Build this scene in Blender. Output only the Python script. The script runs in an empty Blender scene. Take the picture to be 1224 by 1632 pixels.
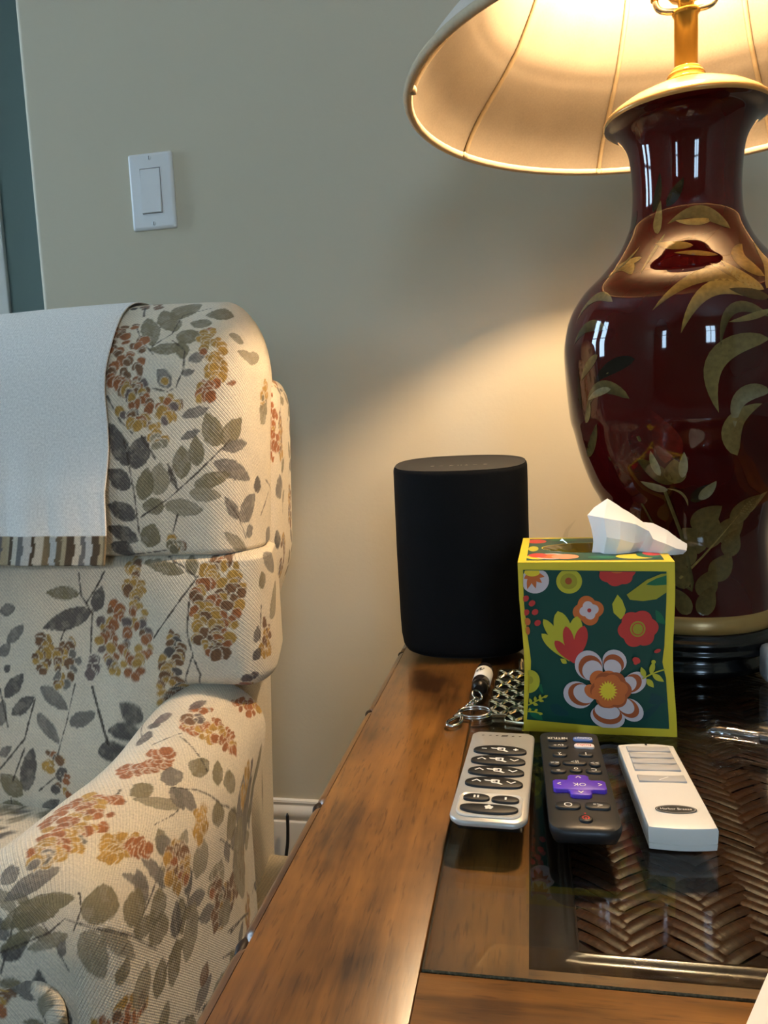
import bpy, bmesh, math, random
import numpy as np
from mathutils import Vector, Matrix

random.seed(7)
PI = math.pi
SC = bpy.context.scene
COL = SC.collection

# ------------------------------------------------------------------ camera
CAMZ = 0.745          # eye height; the table top lies at 0.51
def camera():
    yaw, pitch, roll = math.radians(11.0), math.radians(6.65), math.radians(2.6)
    F = Vector((-math.sin(yaw)*math.cos(pitch), math.cos(yaw)*math.cos(pitch), -math.sin(pitch)))
    Rt = Vector((math.cos(yaw), math.sin(yaw), 0))
    U = Rt.cross(F)
    up = U*math.cos(roll) + Rt*math.sin(roll)
    rt = Rt*math.cos(roll) - U*math.sin(roll)
    cd = bpy.data.cameras.new('camera')
    cd.sensor_fit = 'HORIZONTAL'; cd.sensor_width = 36.0
    cd.lens = 1226.0/1224.0*36.0
    cd.clip_start = 0.01; cd.clip_end = 100
    co = bpy.data.objects.new('camera', cd); COL.objects.link(co)
    m = Matrix((rt, up, -F)).transposed().to_4x4()
    m.translation = (0, 0, CAMZ)
    co.matrix_world = m
    SC.camera = co
camera()

# ------------------------------------------------------------------ sky, daylight, exposure
SKY = 9.2
world = bpy.data.worlds.new('sky'); SC.world = world
world.use_nodes = True
_n = world.node_tree.nodes; _l = world.node_tree.links
_bg = _n['Background']
_bg.inputs['Color'].default_value = (0.54, 0.74, 1.0, 1)
_bg.inputs['Strength'].default_value = SKY
BULB = 275.0
SC.view_settings.view_transform = 'Standard'
SC.view_settings.look = 'None'
SC.view_settings.gamma = 1.0
SC.view_settings.use_curve_mapping = False
SC.view_settings.exposure = 1.5
try:
    cy = SC.cycles
    cy.use_denoising = True
    cy.use_adaptive_sampling = True; cy.adaptive_threshold = 0.03
    cy.max_bounces = 8; cy.diffuse_bounces = 4; cy.glossy_bounces = 5
    cy.transmission_bounces = 8; cy.transparent_max_bounces = 24
    cy.sample_clamp_indirect = 6.0
    cy.caustics_reflective = False; cy.caustics_refractive = False
except Exception:
    pass

# windows: (axis, centre along wall, sill, head, width); portals sit in the openings
ROOM = dict(x0=-2.6, x1=2.0, y0=-3.0, y1=1.15, z1=2.55, hall=2.7)
WINS = [('front', 0.80, 0.90, 2.05, 0.60), ('front', -1.95, 0.85, 2.05, 0.38),
        ('left', 0.72, 0.80, 2.05, 0.36), ('left', 1.24, 0.80, 2.05, 0.36)]
for k, (side, c, s0, s1, w) in enumerate(WINS):
    ld = bpy.data.lights.new('window_portal', 'AREA'); ld.shape = 'RECTANGLE'
    ld.size = w; ld.size_y = s1 - s0
    ld.cycles.is_portal = True
    lo = bpy.data.objects.new('window_portal', ld); COL.objects.link(lo)
    if side == 'front':
        lo.location = (c, ROOM['y0'] - 0.10, (s0+s1)/2); lo.rotation_euler = (PI/2, 0, 0)      # faces +y
        lo.rotation_euler = (-PI/2, 0, PI)
        lo.rotation_euler = Vector((0, 1, 0)).to_track_quat('-Z', 'Z').to_euler()
    else:
        lo.location = (ROOM['x0'] - 0.10, c, (s0+s1)/2)
        lo.rotation_euler = Vector((1, 0, 0)).to_track_quat('-Z', 'Z').to_euler()

# ------------------------------------------------------------------ helpers: colour, materials
def lin(c):
    c = c/255.0
    return c/12.92 if c <= 0.04045 else ((c+0.055)/1.055)**2.4
def rgb(r, g, b): return (lin(r), lin(g), lin(b), 1.0)

class NT:
    def __init__(self, name):
        self.m = bpy.data.materials.new(name); self.m.use_nodes = True
        self.t = self.m.node_tree; self.n = self.t.nodes; self.l = self.t.links
        self.p = self.n['Principled BSDF']; self.out = self.n['Material Output']
    def new(self, typ, **kw):
        nd = self.n.new(typ)
        for k, v in kw.items(): setattr(nd, k, v)
        return nd
    def link(self, a, b): self.l.new(a, b)
    def coords(self, scale=(1, 1, 1), rot=(0, 0, 0), kind='Object'):
        tc = self.new('ShaderNodeTexCoord'); mp = self.new('ShaderNodeMapping')
        mp.inputs['Scale'].default_value = scale; mp.inputs['Rotation'].default_value = rot
        self.link(tc.outputs[kind], mp.inputs['Vector']); return mp.outputs['Vector']
    def noise(self, vec, scale, detail=3, rough=0.5, dist=0.0):
        nd = self.new('ShaderNodeTexNoise')
        nd.inputs['Scale'].default_value = scale; nd.inputs['Detail'].default_value = detail
        nd.inputs['Roughness'].default_value = rough; nd.inputs['Distortion'].default_value = dist
        if vec is not None: self.link(vec, nd.inputs['Vector'])
        return nd.outputs['Fac']
    def ramp(self, fac, stops):
        r = self.new('ShaderNodeValToRGB'); e = r.color_ramp.elements
        while len(e) < len(stops): e.new(0.5)
        for el, (p, c) in zip(e, stops): el.position = p; el.color = c
        self.link(fac, r.inputs['Fac']); return r.outputs['Color']
    def mix(self, fac, a, b, blend='MIX'):
        m = self.new('ShaderNodeMix', data_type='RGBA', blend_type=blend)
        for sock, v in ((m.inputs[0], fac), (m.inputs[6], a), (m.inputs[7], b)):
            if hasattr(v, 'is_linked'): self.link(v, sock)
            else: sock.default_value = v
        return m.outputs[2]
    def math(self, op, a, b=None):
        m = self.new('ShaderNodeMath', operation=op)
        for sock, v in ((m.inputs[0], a), (m.inputs[1], b)):
            if v is None: continue
            if hasattr(v, 'is_linked'): self.link(v, sock)
            else: sock.default_value = v
        return m.outputs[0]
    def bump(self, h, strength=0.3, dist=0.001):
        b = self.new('ShaderNodeBump'); b.inputs['Strength'].default_value = strength
        b.inputs['Distance'].default_value = dist
        self.link(h, b.inputs['Height']); self.link(b.outputs['Normal'], self.p.inputs['Normal'])
    def set(self, **kw):
        names = dict(color='Base Color', rough='Roughness', metal='Metallic', spec='Specular IOR Level', coat='Coat Weight',
                     coat_rough='Coat Roughness', sheen='Sheen Weight', emit='Emission Color', emit_s='Emission Strength')
        for k, v in kw.items():
            s = self.p.inputs[names[k]]
            if hasattr(v, 'is_linked'): self.link(v, s)
            else: s.default_value = v
        return self

def plain(name, color, rough=0.5, metal=0.0, spec=0.5, coat=0.0, var=0.06, nscale=60, bump=0.0, bscale=400):
    """a procedural material: the colour broken up a little by noise, with a fine relief"""
    t = NT(name); v = t.coords()
    f = t.noise(v, nscale, 3)
    c0 = tuple(max(0, x*(1-var)) for x in color[:3]) + (1,)
    c1 = tuple(min(1, x*(1+var)) for x in color[:3]) + (1,)
    t.set(color=t.ramp(f, [(0.3, c0), (0.7, c1)]), rough=rough, metal=metal, spec=spec, coat=coat)
    if bump: t.bump(t.noise(v, bscale, 2), bump, 0.0005)
    return t.m

M = {}
def wall_mat(name, c):
    t = NT(name); v = t.coords()
    big = t.noise(v, 2.0, 2)
    col = t.ramp(big, [(0.3, tuple(x*0.97 for x in c[:3])+(1,)), (0.7, c)])
    t.set(color=col, rough=0.75, spec=0.25)
    t.bump(t.noise(v, 140, 4, 0.6), 0.25, 0.0012)
    return t.m
M['wall'] = wall_mat('wall_paint', rgb(200, 190, 166))
M['hall'] = wall_mat('hall_paint', rgb(112, 128, 122))
M['ceiling'] = wall_mat('ceiling_paint', rgb(225, 222, 215))
M['trim'] = plain('trim_paint', rgb(226, 222, 212), 0.35, var=0.02)
M['floor'] = plain('carpet', rgb(140, 125, 105), 0.95, var=0.2, nscale=200, bump=0.5)

def wood_mat(name, axis, light=rgb(148, 99, 44), dark=rgb(56, 32, 12), rough=0.32):
    t = NT(name)
    sc = (1.0, 1.0, 1.0)
    k = 0.10
    sc = (k, 1, 1) if axis == 'x' else (1, k, 1)
    v = t.coords(sc)
    w = t.coords((1, 1, 1))
    a = t.noise(v, 34, 5, 0.6, 0.6)
    b = t.noise(v, 190, 3, 0.6)
    blot = t.noise(w, 15, 3, 0.55)
    pores = t.noise(t.coords((0.10, 1, 1) if axis == 'x' else (1, 0.10, 1)), 640, 2, 0.5)
    f = t.math('ADD', t.math('MULTIPLY', a, 0.75), t.math('ADD', t.math('MULTIPLY', b, 0.20), t.math('MULTIPLY', blot, 0.55)))
    mid = tuple((l*0.5+d*0.5) for l, d in zip(light, dark))
    col = t.ramp(f, [(0.56, dark), (0.72, mid), (0.92, light)])
    pm = t.ramp(pores, [(0.30, (0.35, 0.28, 0.22, 1)), (0.42, (1, 1, 1, 1))])
    col = t.mix(0.6, col, pm, 'MULTIPLY')
    t.set(color=col, rough=rough, spec=0.5, coat=0.35, coat_rough=0.18)
    t.bump(t.math('ADD', b, pores), 0.08, 0.0006)
    return t.m
M['wood_y'] = wood_mat('walnut_lengthwise', 'y')
M['wood_x'] = wood_mat('walnut_crosswise', 'x')
M['wood_dark'] = wood_mat('dark_lacquered_wood', 'x', rgb(50, 32, 18), rgb(22, 13, 8), 0.2)

def cane_mat():
    t = NT('woven_cane'); v = t.coords((1, 0.08, 1))
    oi = t.new('ShaderNodeObjectInfo')
    f = t.noise(v, 900, 3)
    base = t.ramp(f, [(0.3, rgb(48, 27, 13)), (0.7, rgb(78, 46, 23))])
    rr = t.ramp(oi.outputs['Random'], [(0.0, (0.62, 0.60, 0.58, 1)), (1.0, (1, 1, 1, 1))])
    t.set(color=t.mix(1.0, base, rr, 'MULTIPLY'), rough=0.36, spec=0.20)
    t.bump(f, 0.35, 0.0004)
    return t.m
M['cane'] = cane_mat()

def glass_mat(name, tint=(0.97, 0.985, 0.97, 1), base=0.04):
    """clear sheet glass: see-through, with a mirror that grows towards grazing angles (Schlick)"""
    t = NT(name); t.n.remove(t.p)
    lw = t.new('ShaderNodeLayerWeight'); lw.inputs['Blend'].default_value = 0.5
    f5 = t.math('POWER', lw.outputs['Facing'], 5.0)
    fr = t.math('ADD', t.math('MULTIPLY', f5, 1-base), base)
    tr = t.new('ShaderNodeBsdfTransparent'); tr.inputs['Color'].default_value = tint
    gl = t.new('ShaderNodeBsdfGlossy'); gl.inputs['Roughness'].default_value = 0.015
    mx = t.new('ShaderNodeMixShader')
    t.link(fr, mx.inputs[0]); t.link(tr.outputs[0], mx.inputs[1]); t.link(gl.outputs[0], mx.inputs[2])
    t.link(mx.outputs[0], t.out.inputs['Surface'])
    return t.m
M['glass'] = glass_mat('clear_glass', (0.95, 0.965, 0.95, 1), 0.052)
M['window_glass'] = glass_mat('window_glass', (0.95, 0.97, 0.96, 1))
M['clear_plastic'] = glass_mat('clear_plastic', (0.94, 0.94, 0.94, 1), 0.10)
M['film'] = glass_mat('plastic_film', (0.93, 0.93, 0.92, 1), 0.10)

def fabric_mat(name, use_attr=True, color=(0.6, 0.55, 0.45, 1), weave=850.0, strength=0.5):
    t = NT(name)
    if use_attr:
        at = t.new('ShaderNodeAttribute'); at.attribute_name = 'pat'; vec = at.outputs['Vector']
        ca = t.new('ShaderNodeAttribute'); ca.attribute_name = 'Col'; base = ca.outputs['Color']
    else:
        vec = t.coords(); base = None
    sep = t.new('ShaderNodeSeparateXYZ'); t.link(vec, sep.inputs[0])
    def thread(sock, k):
        return t.math('SINE', t.math('MULTIPLY', sock, k))
    a = thread(sep.outputs[0], weave*PI); b = thread(sep.outputs[1 if use_attr else 2], weave*PI)
    d = thread(t.math('ADD', sep.outputs[0], sep.outputs[1 if use_attr else 2]), weave*PI*0.55)
    h = t.math('ADD', t.math('MULTIPLY', a, b), t.math('MULTIPLY', d, 0.8))
    n = t.noise(vec, 420, 3)
    h2 = t.math('ADD', h, t.math('MULTIPLY', n, 1.2))
    shade = t.ramp(t.math('ADD', t.math('MULTIPLY', h, 0.12), n), [(0.2, (0.74, 0.74, 0.74, 1)), (0.75, (1.06, 1.06, 1.06, 1))])
    col = t.mix(1.0, base if base is not None else color, shade, 'MULTIPLY')
    t.set(color=col, rough=0.92, spec=0.15, sheen=0.15)
    t.bump(h2, strength, 0.0005)
    return t.m
M['floral'] = fabric_mat('floral_upholstery')
M['linen'] = fabric_mat('white_linen', True, weave=1500.0, strength=0.25)
M['fabric_plain'] = fabric_mat('plain_upholstery', False, rgb(205, 192, 165))

# ------------------------------------------------------------------ helpers: objects
def props(o, label=None, cat=None, group=None, kind=None):
    if label: o['label'] = label
    if cat: o['category'] = cat
    if group: o['group'] = group
    if kind: o['kind'] = kind
    return o
def empty(name, loc=(0, 0, 0), rz=0.0, label=None, cat=None, group=None):
    o = bpy.data.objects.new(name, None); COL.objects.link(o)
    o.empty_display_size = 0.05
    o.location = loc; o.rotation_euler = (0, 0, rz)
    return props(o, label, cat, group)
def obj_from_mesh(name, me, mats, parent=None, loc=(0, 0, 0), rot=(0, 0, 0)):
    o = bpy.data.objects.new(name, me); COL.objects.link(o)
    if mats is not None and len(me.materials) == 0:
        for m in (mats if isinstance(mats, (list, tuple)) else [mats]):
            me.materials.append(M[m] if isinstance(m, str) else m)
    o.location = loc; o.rotation_euler = rot
    if parent: o.parent = parent
    return o
def mesh(name, verts, faces, mats, parent=None, smooth=True, loc=(0, 0, 0), rot=(0, 0, 0), midx=None, recalc=False, angle=None):
    me = bpy.data.meshes.new(name)
    me.from_pydata([tuple(map(float, v)) for v in verts], [], [tuple(int(i) for i in f) for f in faces])
    if recalc:
        bm = bmesh.new(); bm.from_mesh(me); bmesh.ops.recalc_face_normals(bm, faces=bm.faces); bm.to_mesh(me); bm.free()
    if smooth:
        me.polygons.foreach_set('use_smooth', [True]*len(me.polygons))
        if angle is not None:
            try: me.set_sharp_from_angle(angle=math.radians(angle))
            except Exception: pass
    o = obj_from_mesh(name, me, mats, parent, loc, rot)
    if midx is not None: me.polygons.foreach_set('material_index', midx)
    me.update()
    return o

class B:
    """collects simple solids into one mesh part"""
    def __init__(self): self.v = []; self.f = []
    def add(self, v, f):
        o = len(self.v); self.v += [tuple(p) for p in v]; self.f += [tuple(i+o for i in q) for q in f]; return self
    def box(self, lo, hi):
        x0, y0, z0 = lo; x1, y1, z1 = hi
        v = [(x0,y0,z0),(x1,y0,z0),(x1,y1,z0),(x0,y1,z0),(x0,y0,z1),(x1,y0,z1),(x1,y1,z1),(x0,y1,z1)]
        return self.add(v, [(0,3,2,1),(4,5,6,7),(0,1,5,4),(1,2,6,5),(2,3,7,6),(3,0,4,7)])
    def build(self, name, mats, parent=None, smooth=False, bevel=0.0, seg=2, **kw):
        o = mesh(name, self.v, self.f, mats, parent, smooth, **kw)
        if bevel:
            bm = bmesh.new(); bm.from_mesh(o.data)
            bmesh.ops.bevel(bm, geom=list(bm.edges), offset=bevel, segments=seg, profile=0.5, affect='EDGES')
            for f in bm.faces: f.smooth = True
            bm.to_mesh(o.data); bm.free()
            try: o.data.set_sharp_from_angle(angle=math.radians(50))
            except Exception: pass
        return o

def tube(path, r, n=10, closed=False, caps=True):
    """round tube along a path; r is a number or a list"""
    P = [Vector(p) for p in path]; N = len(P)
    rs = r if isinstance(r, (list, tuple)) else [r]*N
    v = []; f = []
    T = []
    for i in range(N):
        a = P[(i-1) % N] if (closed or i > 0) else P[i]
        b = P[(i+1) % N] if (closed or i < N-1) else P[i]
        T.append((b-a).normalized())
    up = Vector((0, 0, 1))
    if abs(T[0].dot(up)) > 0.9: up = Vector((1, 0, 0))
    s = T[0].cross(up).normalized()
    for i in range(N):
        s = (s - T[i]*s.dot(T[i])).normalized()
        w = T[i].cross(s)
        for k in range(n):
            a = 2*PI*k/n
            v.append(P[i] + (s*math.cos(a) + w*math.sin(a))*rs[i])
    for i in range(N if closed else N-1):
        j = (i+1) % N
        for k in range(n):
            k2 = (k+1) % n
            f.append((i*n+k, i*n+k2, j*n+k2, j*n+k))
    if caps and not closed:
        f.append(tuple(range(n-1, -1, -1))); f.append(tuple((N-1)*n+k for k in range(n)))
    return v, f

def lathe(prof, n=64, cap0=False, cap1=False):
    """prof: list of (r, z), bottom to top"""
    v = []; f = []
    for r, z in prof:
        for k in range(n):
            a = 2*PI*k/n; v.append((r*math.cos(a), r*math.sin(a), z))
    for i in range(len(prof)-1):
        for k in range(n):
            k2 = (k+1) % n
            f.append((i*n+k, i*n+k2, (i+1)*n+k2, (i+1)*n+k))
    if cap0: f.append(tuple(range(n-1, -1, -1)))
    if cap1: f.append(tuple((len(prof)-1)*n+k for k in range(n)))
    return v, f

def smooth_profile(pts, n):
    """Catmull-Rom through (r, z) points"""
    p = [np.array(q, float) for q in pts]; p = [2*p[0]-p[1]] + p + [2*p[-1]-p[-2]]
    out = []
    segs = len(p)-3
    for i in range(segs):
        a, b, c, d = p[i:i+4]
        m = max(2, int(round(n/segs)))
        for k in range(m):
            t = k/m
            out.append(0.5*((2*b)+(c-a)*t+(2*a-5*b+4*c-d)*t*t+(3*b-3*c+d-a)*t**3))
    out.append(p[-2])
    return [tuple(q) for q in out]

def rrect(w, h, r, n=6, cx=0.0, cy=0.0):
    """rounded rectangle outline, counter-clockwise; r a number or four (bl, br, tr, tl)"""
    rr = r if isinstance(r, (list, tuple)) else [r]*4
    out = []
    for (sx, sy, a0), q in zip(((-1, -1, PI), (1, -1, 1.5*PI), (1, 1, 0), (-1, 1, 0.5*PI)), rr):
        for k in range(n+1):
            a = a0 + 0.5*PI*k/n
            out.append((cx + sx*(w/2-q) + q*math.cos(a), cy + sy*(h/2-q) + q*math.sin(a)))
    return out
def ellipse(cx, cy, a, b, n=28, rot=0.0):
    c, s = math.cos(rot), math.sin(rot)
    return [(cx + a*math.cos(t)*c - b*math.sin(t)*s, cy + a*math.cos(t)*s + b*math.sin(t)*c) for t in (2*PI*k/n for k in range(n))]

def slab(levels):
    """stack of same-length outlines [(points2d, z), ...] capped at both ends"""
    v = []; f = []; n = len(levels[0][0])
    for pts, z in levels:
        for k, p in enumerate(pts): v.append((p[0], p[1], z(p[0], p[1]) if callable(z) else z))
    for i in range(len(levels)-1):
        for k in range(n):
            k2 = (k+1) % n
            f.append((i*n+k, i*n+k2, (i+1)*n+k2, (i+1)*n+k))
    f.append(tuple(range(n-1, -1, -1))); f.append(tuple((len(levels)-1)*n+k for k in range(n)))
    return v, f
def inset(pts, d):
    """shrink an outline towards its inside by about d"""
    n = len(pts); out = []
    for i in range(n):
        a = Vector(pts[i-1]); b = Vector(pts[i]); c = Vector(pts[(i+1) % n])
        t = (c-a)
        if t.length < 1e-9: t = Vector((1, 0))
        t.normalize(); out.append((b.x - t.y*d, b.y + t.x*d))
    return out

class Flat:
    """flat print: coloured outlines on one plane, each layer a hair above the last"""
    def __init__(self, step=0.00004): self.v = []; self.f = []; self.m = []; self.z = 0.0; self.step = step
    def poly(self, pts, mi, level=None):
        self.z += self.step
        z = self.z if level is None else level*self.step
        o = len(self.v); self.v += [(p[0], p[1], z) for p in pts]
        self.f.append(tuple(range(o, o+len(pts)))); self.m.append(mi)
    def stroke(self, pts, w, mi):
        self.z += self.step
        P = [Vector(p) for p in pts]; L = []; R = []
        for i in range(len(P)):
            a = P[max(i-1, 0)]; b = P[min(i+1, len(P)-1)]; t = (b-a).normalized(); n = Vector((-t.y, t.x))*w/2
            L.append(P[i]+n); R.append(P[i]-n)
        for i in range(len(P)-1):
            o = len(self.v)
            self.v += [(q.x, q.y, self.z) for q in (R[i], R[i+1], L[i+1], L[i])]
            self.f.append((o, o+1, o+2, o+3)); self.m.append(mi)
    def build(self, name, mats, parent, loc=(0, 0, 0), rot=(0, 0, 0)):
        return mesh(name, self.v, self.f, mats, parent, False, loc, rot, midx=self.m)

_FONT = {}
def text_part(name, s, size, mat, parent, loc, rot=(0, 0, 0), xs=1.0):
    cu = bpy.data.curves.new('lettering', 'FONT'); cu.body = s; cu.size = size
    cu.align_x = 'CENTER'; cu.align_y = 'CENTER'; cu.resolution_u = 3
    tmp = bpy.data.objects.new('lettering_tmp', cu); COL.objects.link(tmp)
    bpy.context.view_layer.update()
    dg = bpy.context.evaluated_depsgraph_get()
    me = bpy.data.meshes.new_from_object(tmp.evaluated_get(dg))
    bpy.data.objects.remove(tmp); bpy.data.curves.remove(cu)
    me.materials.clear(); me.name = name
    if xs != 1.0:
        for v in me.vertices: v.co.x *= xs
    return obj_from_mesh(name, me, mat, parent, loc, rot)

def vnoise(x, y, seed=0):
    """smooth value noise on numpy arrays, 0..1"""
    xi = np.floor(x).astype(np.int64); yi = np.floor(y).astype(np.int64)
    xf = x-xi; yf = y-yi
    u = xf*xf*(3-2*xf); v = yf*yf*(3-2*yf)
    def h(a, b):
        n = (a*374761393 + b*668265263 + seed*1442695041) & 0xffffffff
        n = ((n ^ (n >> 13))*1274126177) & 0xffffffff
        return ((n ^ (n >> 16)) & 0xffff)/65535.0
    return (h(xi, yi)*(1-u)+h(xi+1, yi)*u)*(1-v) + (h(xi, yi+1)*(1-u)+h(xi+1, yi+1)*u)*v

def axis_lines(lo, hi, fine_lo, fine_hi, fine, coarse):
    """grid lines between lo and hi, dense between fine_lo and fine_hi"""
    a = [lo]
    def run(s, e, step):
        if e - s < 1e-9: return
        n = max(1, int(math.ceil((e-s)/step)))
        a.extend([s + (e-s)*(k+1)/n for k in range(n)])
    fl = max(lo, min(hi, fine_lo)); fh = max(lo, min(hi, fine_hi))
    run(lo, fl, coarse); run(fl, fh, fine); run(fh, hi, coarse)
    return np.array(a)

def rbox(xs, ys, zs, r, main='front'):
    """a box surface on given grid lines, its edges rounded with radii r = (rx, ry, rz), each a number or (low side, high side);
    returns vertices, quads and flat pattern coordinates (metres along the cloth)"""
    lo = np.array([xs[0], ys[0], zs[0]]); hi = np.array([xs[-1], ys[-1], zs[-1]])
    rl = np.array([q[0] if isinstance(q, tuple) else q for q in r], float); rh = np.array([q[1] if isinstance(q, tuple) else q for q in r], float)
    nx, ny, nz = len(xs), len(ys), len(zs)
    idx = -np.ones((nx, ny, nz), dtype=np.int64) if nx*ny*nz < 60_000_000 else None
    V = []; UV = []; Q = []; count = 0
    def uvof(face, P):
        x, y, z = P[:, 0], P[:, 1], P[:, 2]
        if main == 'front':
            if face == 'f': return np.stack([x, z], 1)
            if face == 'r': return np.stack([hi[0]+(y-lo[1]), z], 1)
            if face == 'l': return np.stack([lo[0]-(y-lo[1]), z], 1)
            if face == 't': return np.stack([x, hi[2]+(y-lo[1])], 1)
            if face == 'b': return np.stack([x, lo[2]-(y-lo[1])], 1)
            return np.stack([x, hi[2]+(hi[1]-lo[1])+(hi[2]-z)], 1)
        if face == 't': return np.stack([x, y], 1)
        if face == 'r': return np.stack([hi[0]+(hi[2]-z), y], 1)
        if face == 'l': return np.stack([lo[0]-(hi[2]-z), y], 1)
        if face == 'f': return np.stack([x, lo[1]-(hi[2]-z)], 1)
        if face == 'k': return np.stack([x, hi[1]+(hi[2]-z)], 1)
        return np.stack([x, y], 1)
    ax = (xs, ys, zs)
    order = 'frtlbk' if main == 'front' else 'trflkb'
    spec = {'f': (1, 0), 'k': (1, -1), 'l': (0, 0), 'r': (0, -1), 'b': (2, 0), 't': (2, -1)}
    flip = {'f': False, 'k': True, 'l': True, 'r': False, 'b': True, 't': False}
    for face in order:
        d, e = spec[face]
        a, b = [i for i in range(3) if i != d]
        na, nb = len(ax[a]), len(ax[b])
        A, Bq = np.meshgrid(np.arange(na), np.arange(nb), indexing='ij')
        I = np.zeros((na, nb, 3), dtype=np.int64)
        I[..., a] = A; I[..., b] = Bq; I[..., d] = len(ax[d])-1 if e == -1 else 0
        cur = idx[I[..., 0], I[..., 1], I[..., 2]]
        need = cur < 0
        k = int(need.sum())
        new = np.arange(count, count+k); cur[need] = new; count += k
        idx[I[..., 0], I[..., 1], I[..., 2]] = cur
        J = I[need]
        P = np.stack([xs[J[:, 0]], ys[J[:, 1]], zs[J[:, 2]]], 1)
        V.append(P); UV.append(uvof(face, P))
        q = np.stack([cur[:-1, :-1], cur[1:, :-1], cur[1:, 1:], cur[:-1, 1:]], -1).reshape(-1, 4)
        if flip[face]: q = q[:, ::-1]
        Q.append(q)
    V = np.concatenate(V); UV = np.concatenate(UV); Q = np.concatenate(Q)
    c = np.clip(V, lo+rl, hi-rh)
    d = V-c
    r = np.where(d < 0, rl, rh)
    L = np.sqrt(((d/r)**2).sum(1)); L[L < 1e-9] = 1
    mx = np.max(np.abs(d/r), axis=1)
    W = c + d*(np.where(mx > 1e-9, mx/L, 1.0))[:, None]
    return W, Q, UV, V

def big_mesh(name, V, Q, mats, parent, uv=None, col=None):
    me = bpy.data.meshes.new(name)
    me.vertices.add(len(V)); me.vertices.foreach_set('co', np.asarray(V, np.float32).ravel())
    me.loops.add(Q.size); me.loops.foreach_set('vertex_index', np.asarray(Q, np.int32).ravel())
    me.polygons.add(len(Q))
    me.polygons.foreach_set('loop_start', np.arange(0, Q.size, 4, dtype=np.int32))
    me.polygons.foreach_set('use_smooth', np.ones(len(Q), bool))
    me.update(calc_edges=True)
    if uv is not None:
        a = me.attributes.new('pat', 'FLOAT_VECTOR', 'POINT')
        a.data.foreach_set('vector', np.concatenate([uv, np.zeros((len(uv), 1))], 1).astype(np.float32).ravel())
    if col is not None:
        a = me.attributes.new('Col', 'FLOAT_COLOR', 'POINT')
        a.data.foreach_set('color', np.concatenate([col, np.ones((len(col), 1))], 1).astype(np.float32).ravel())
    return obj_from_mesh(name, me, mats, parent)

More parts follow.
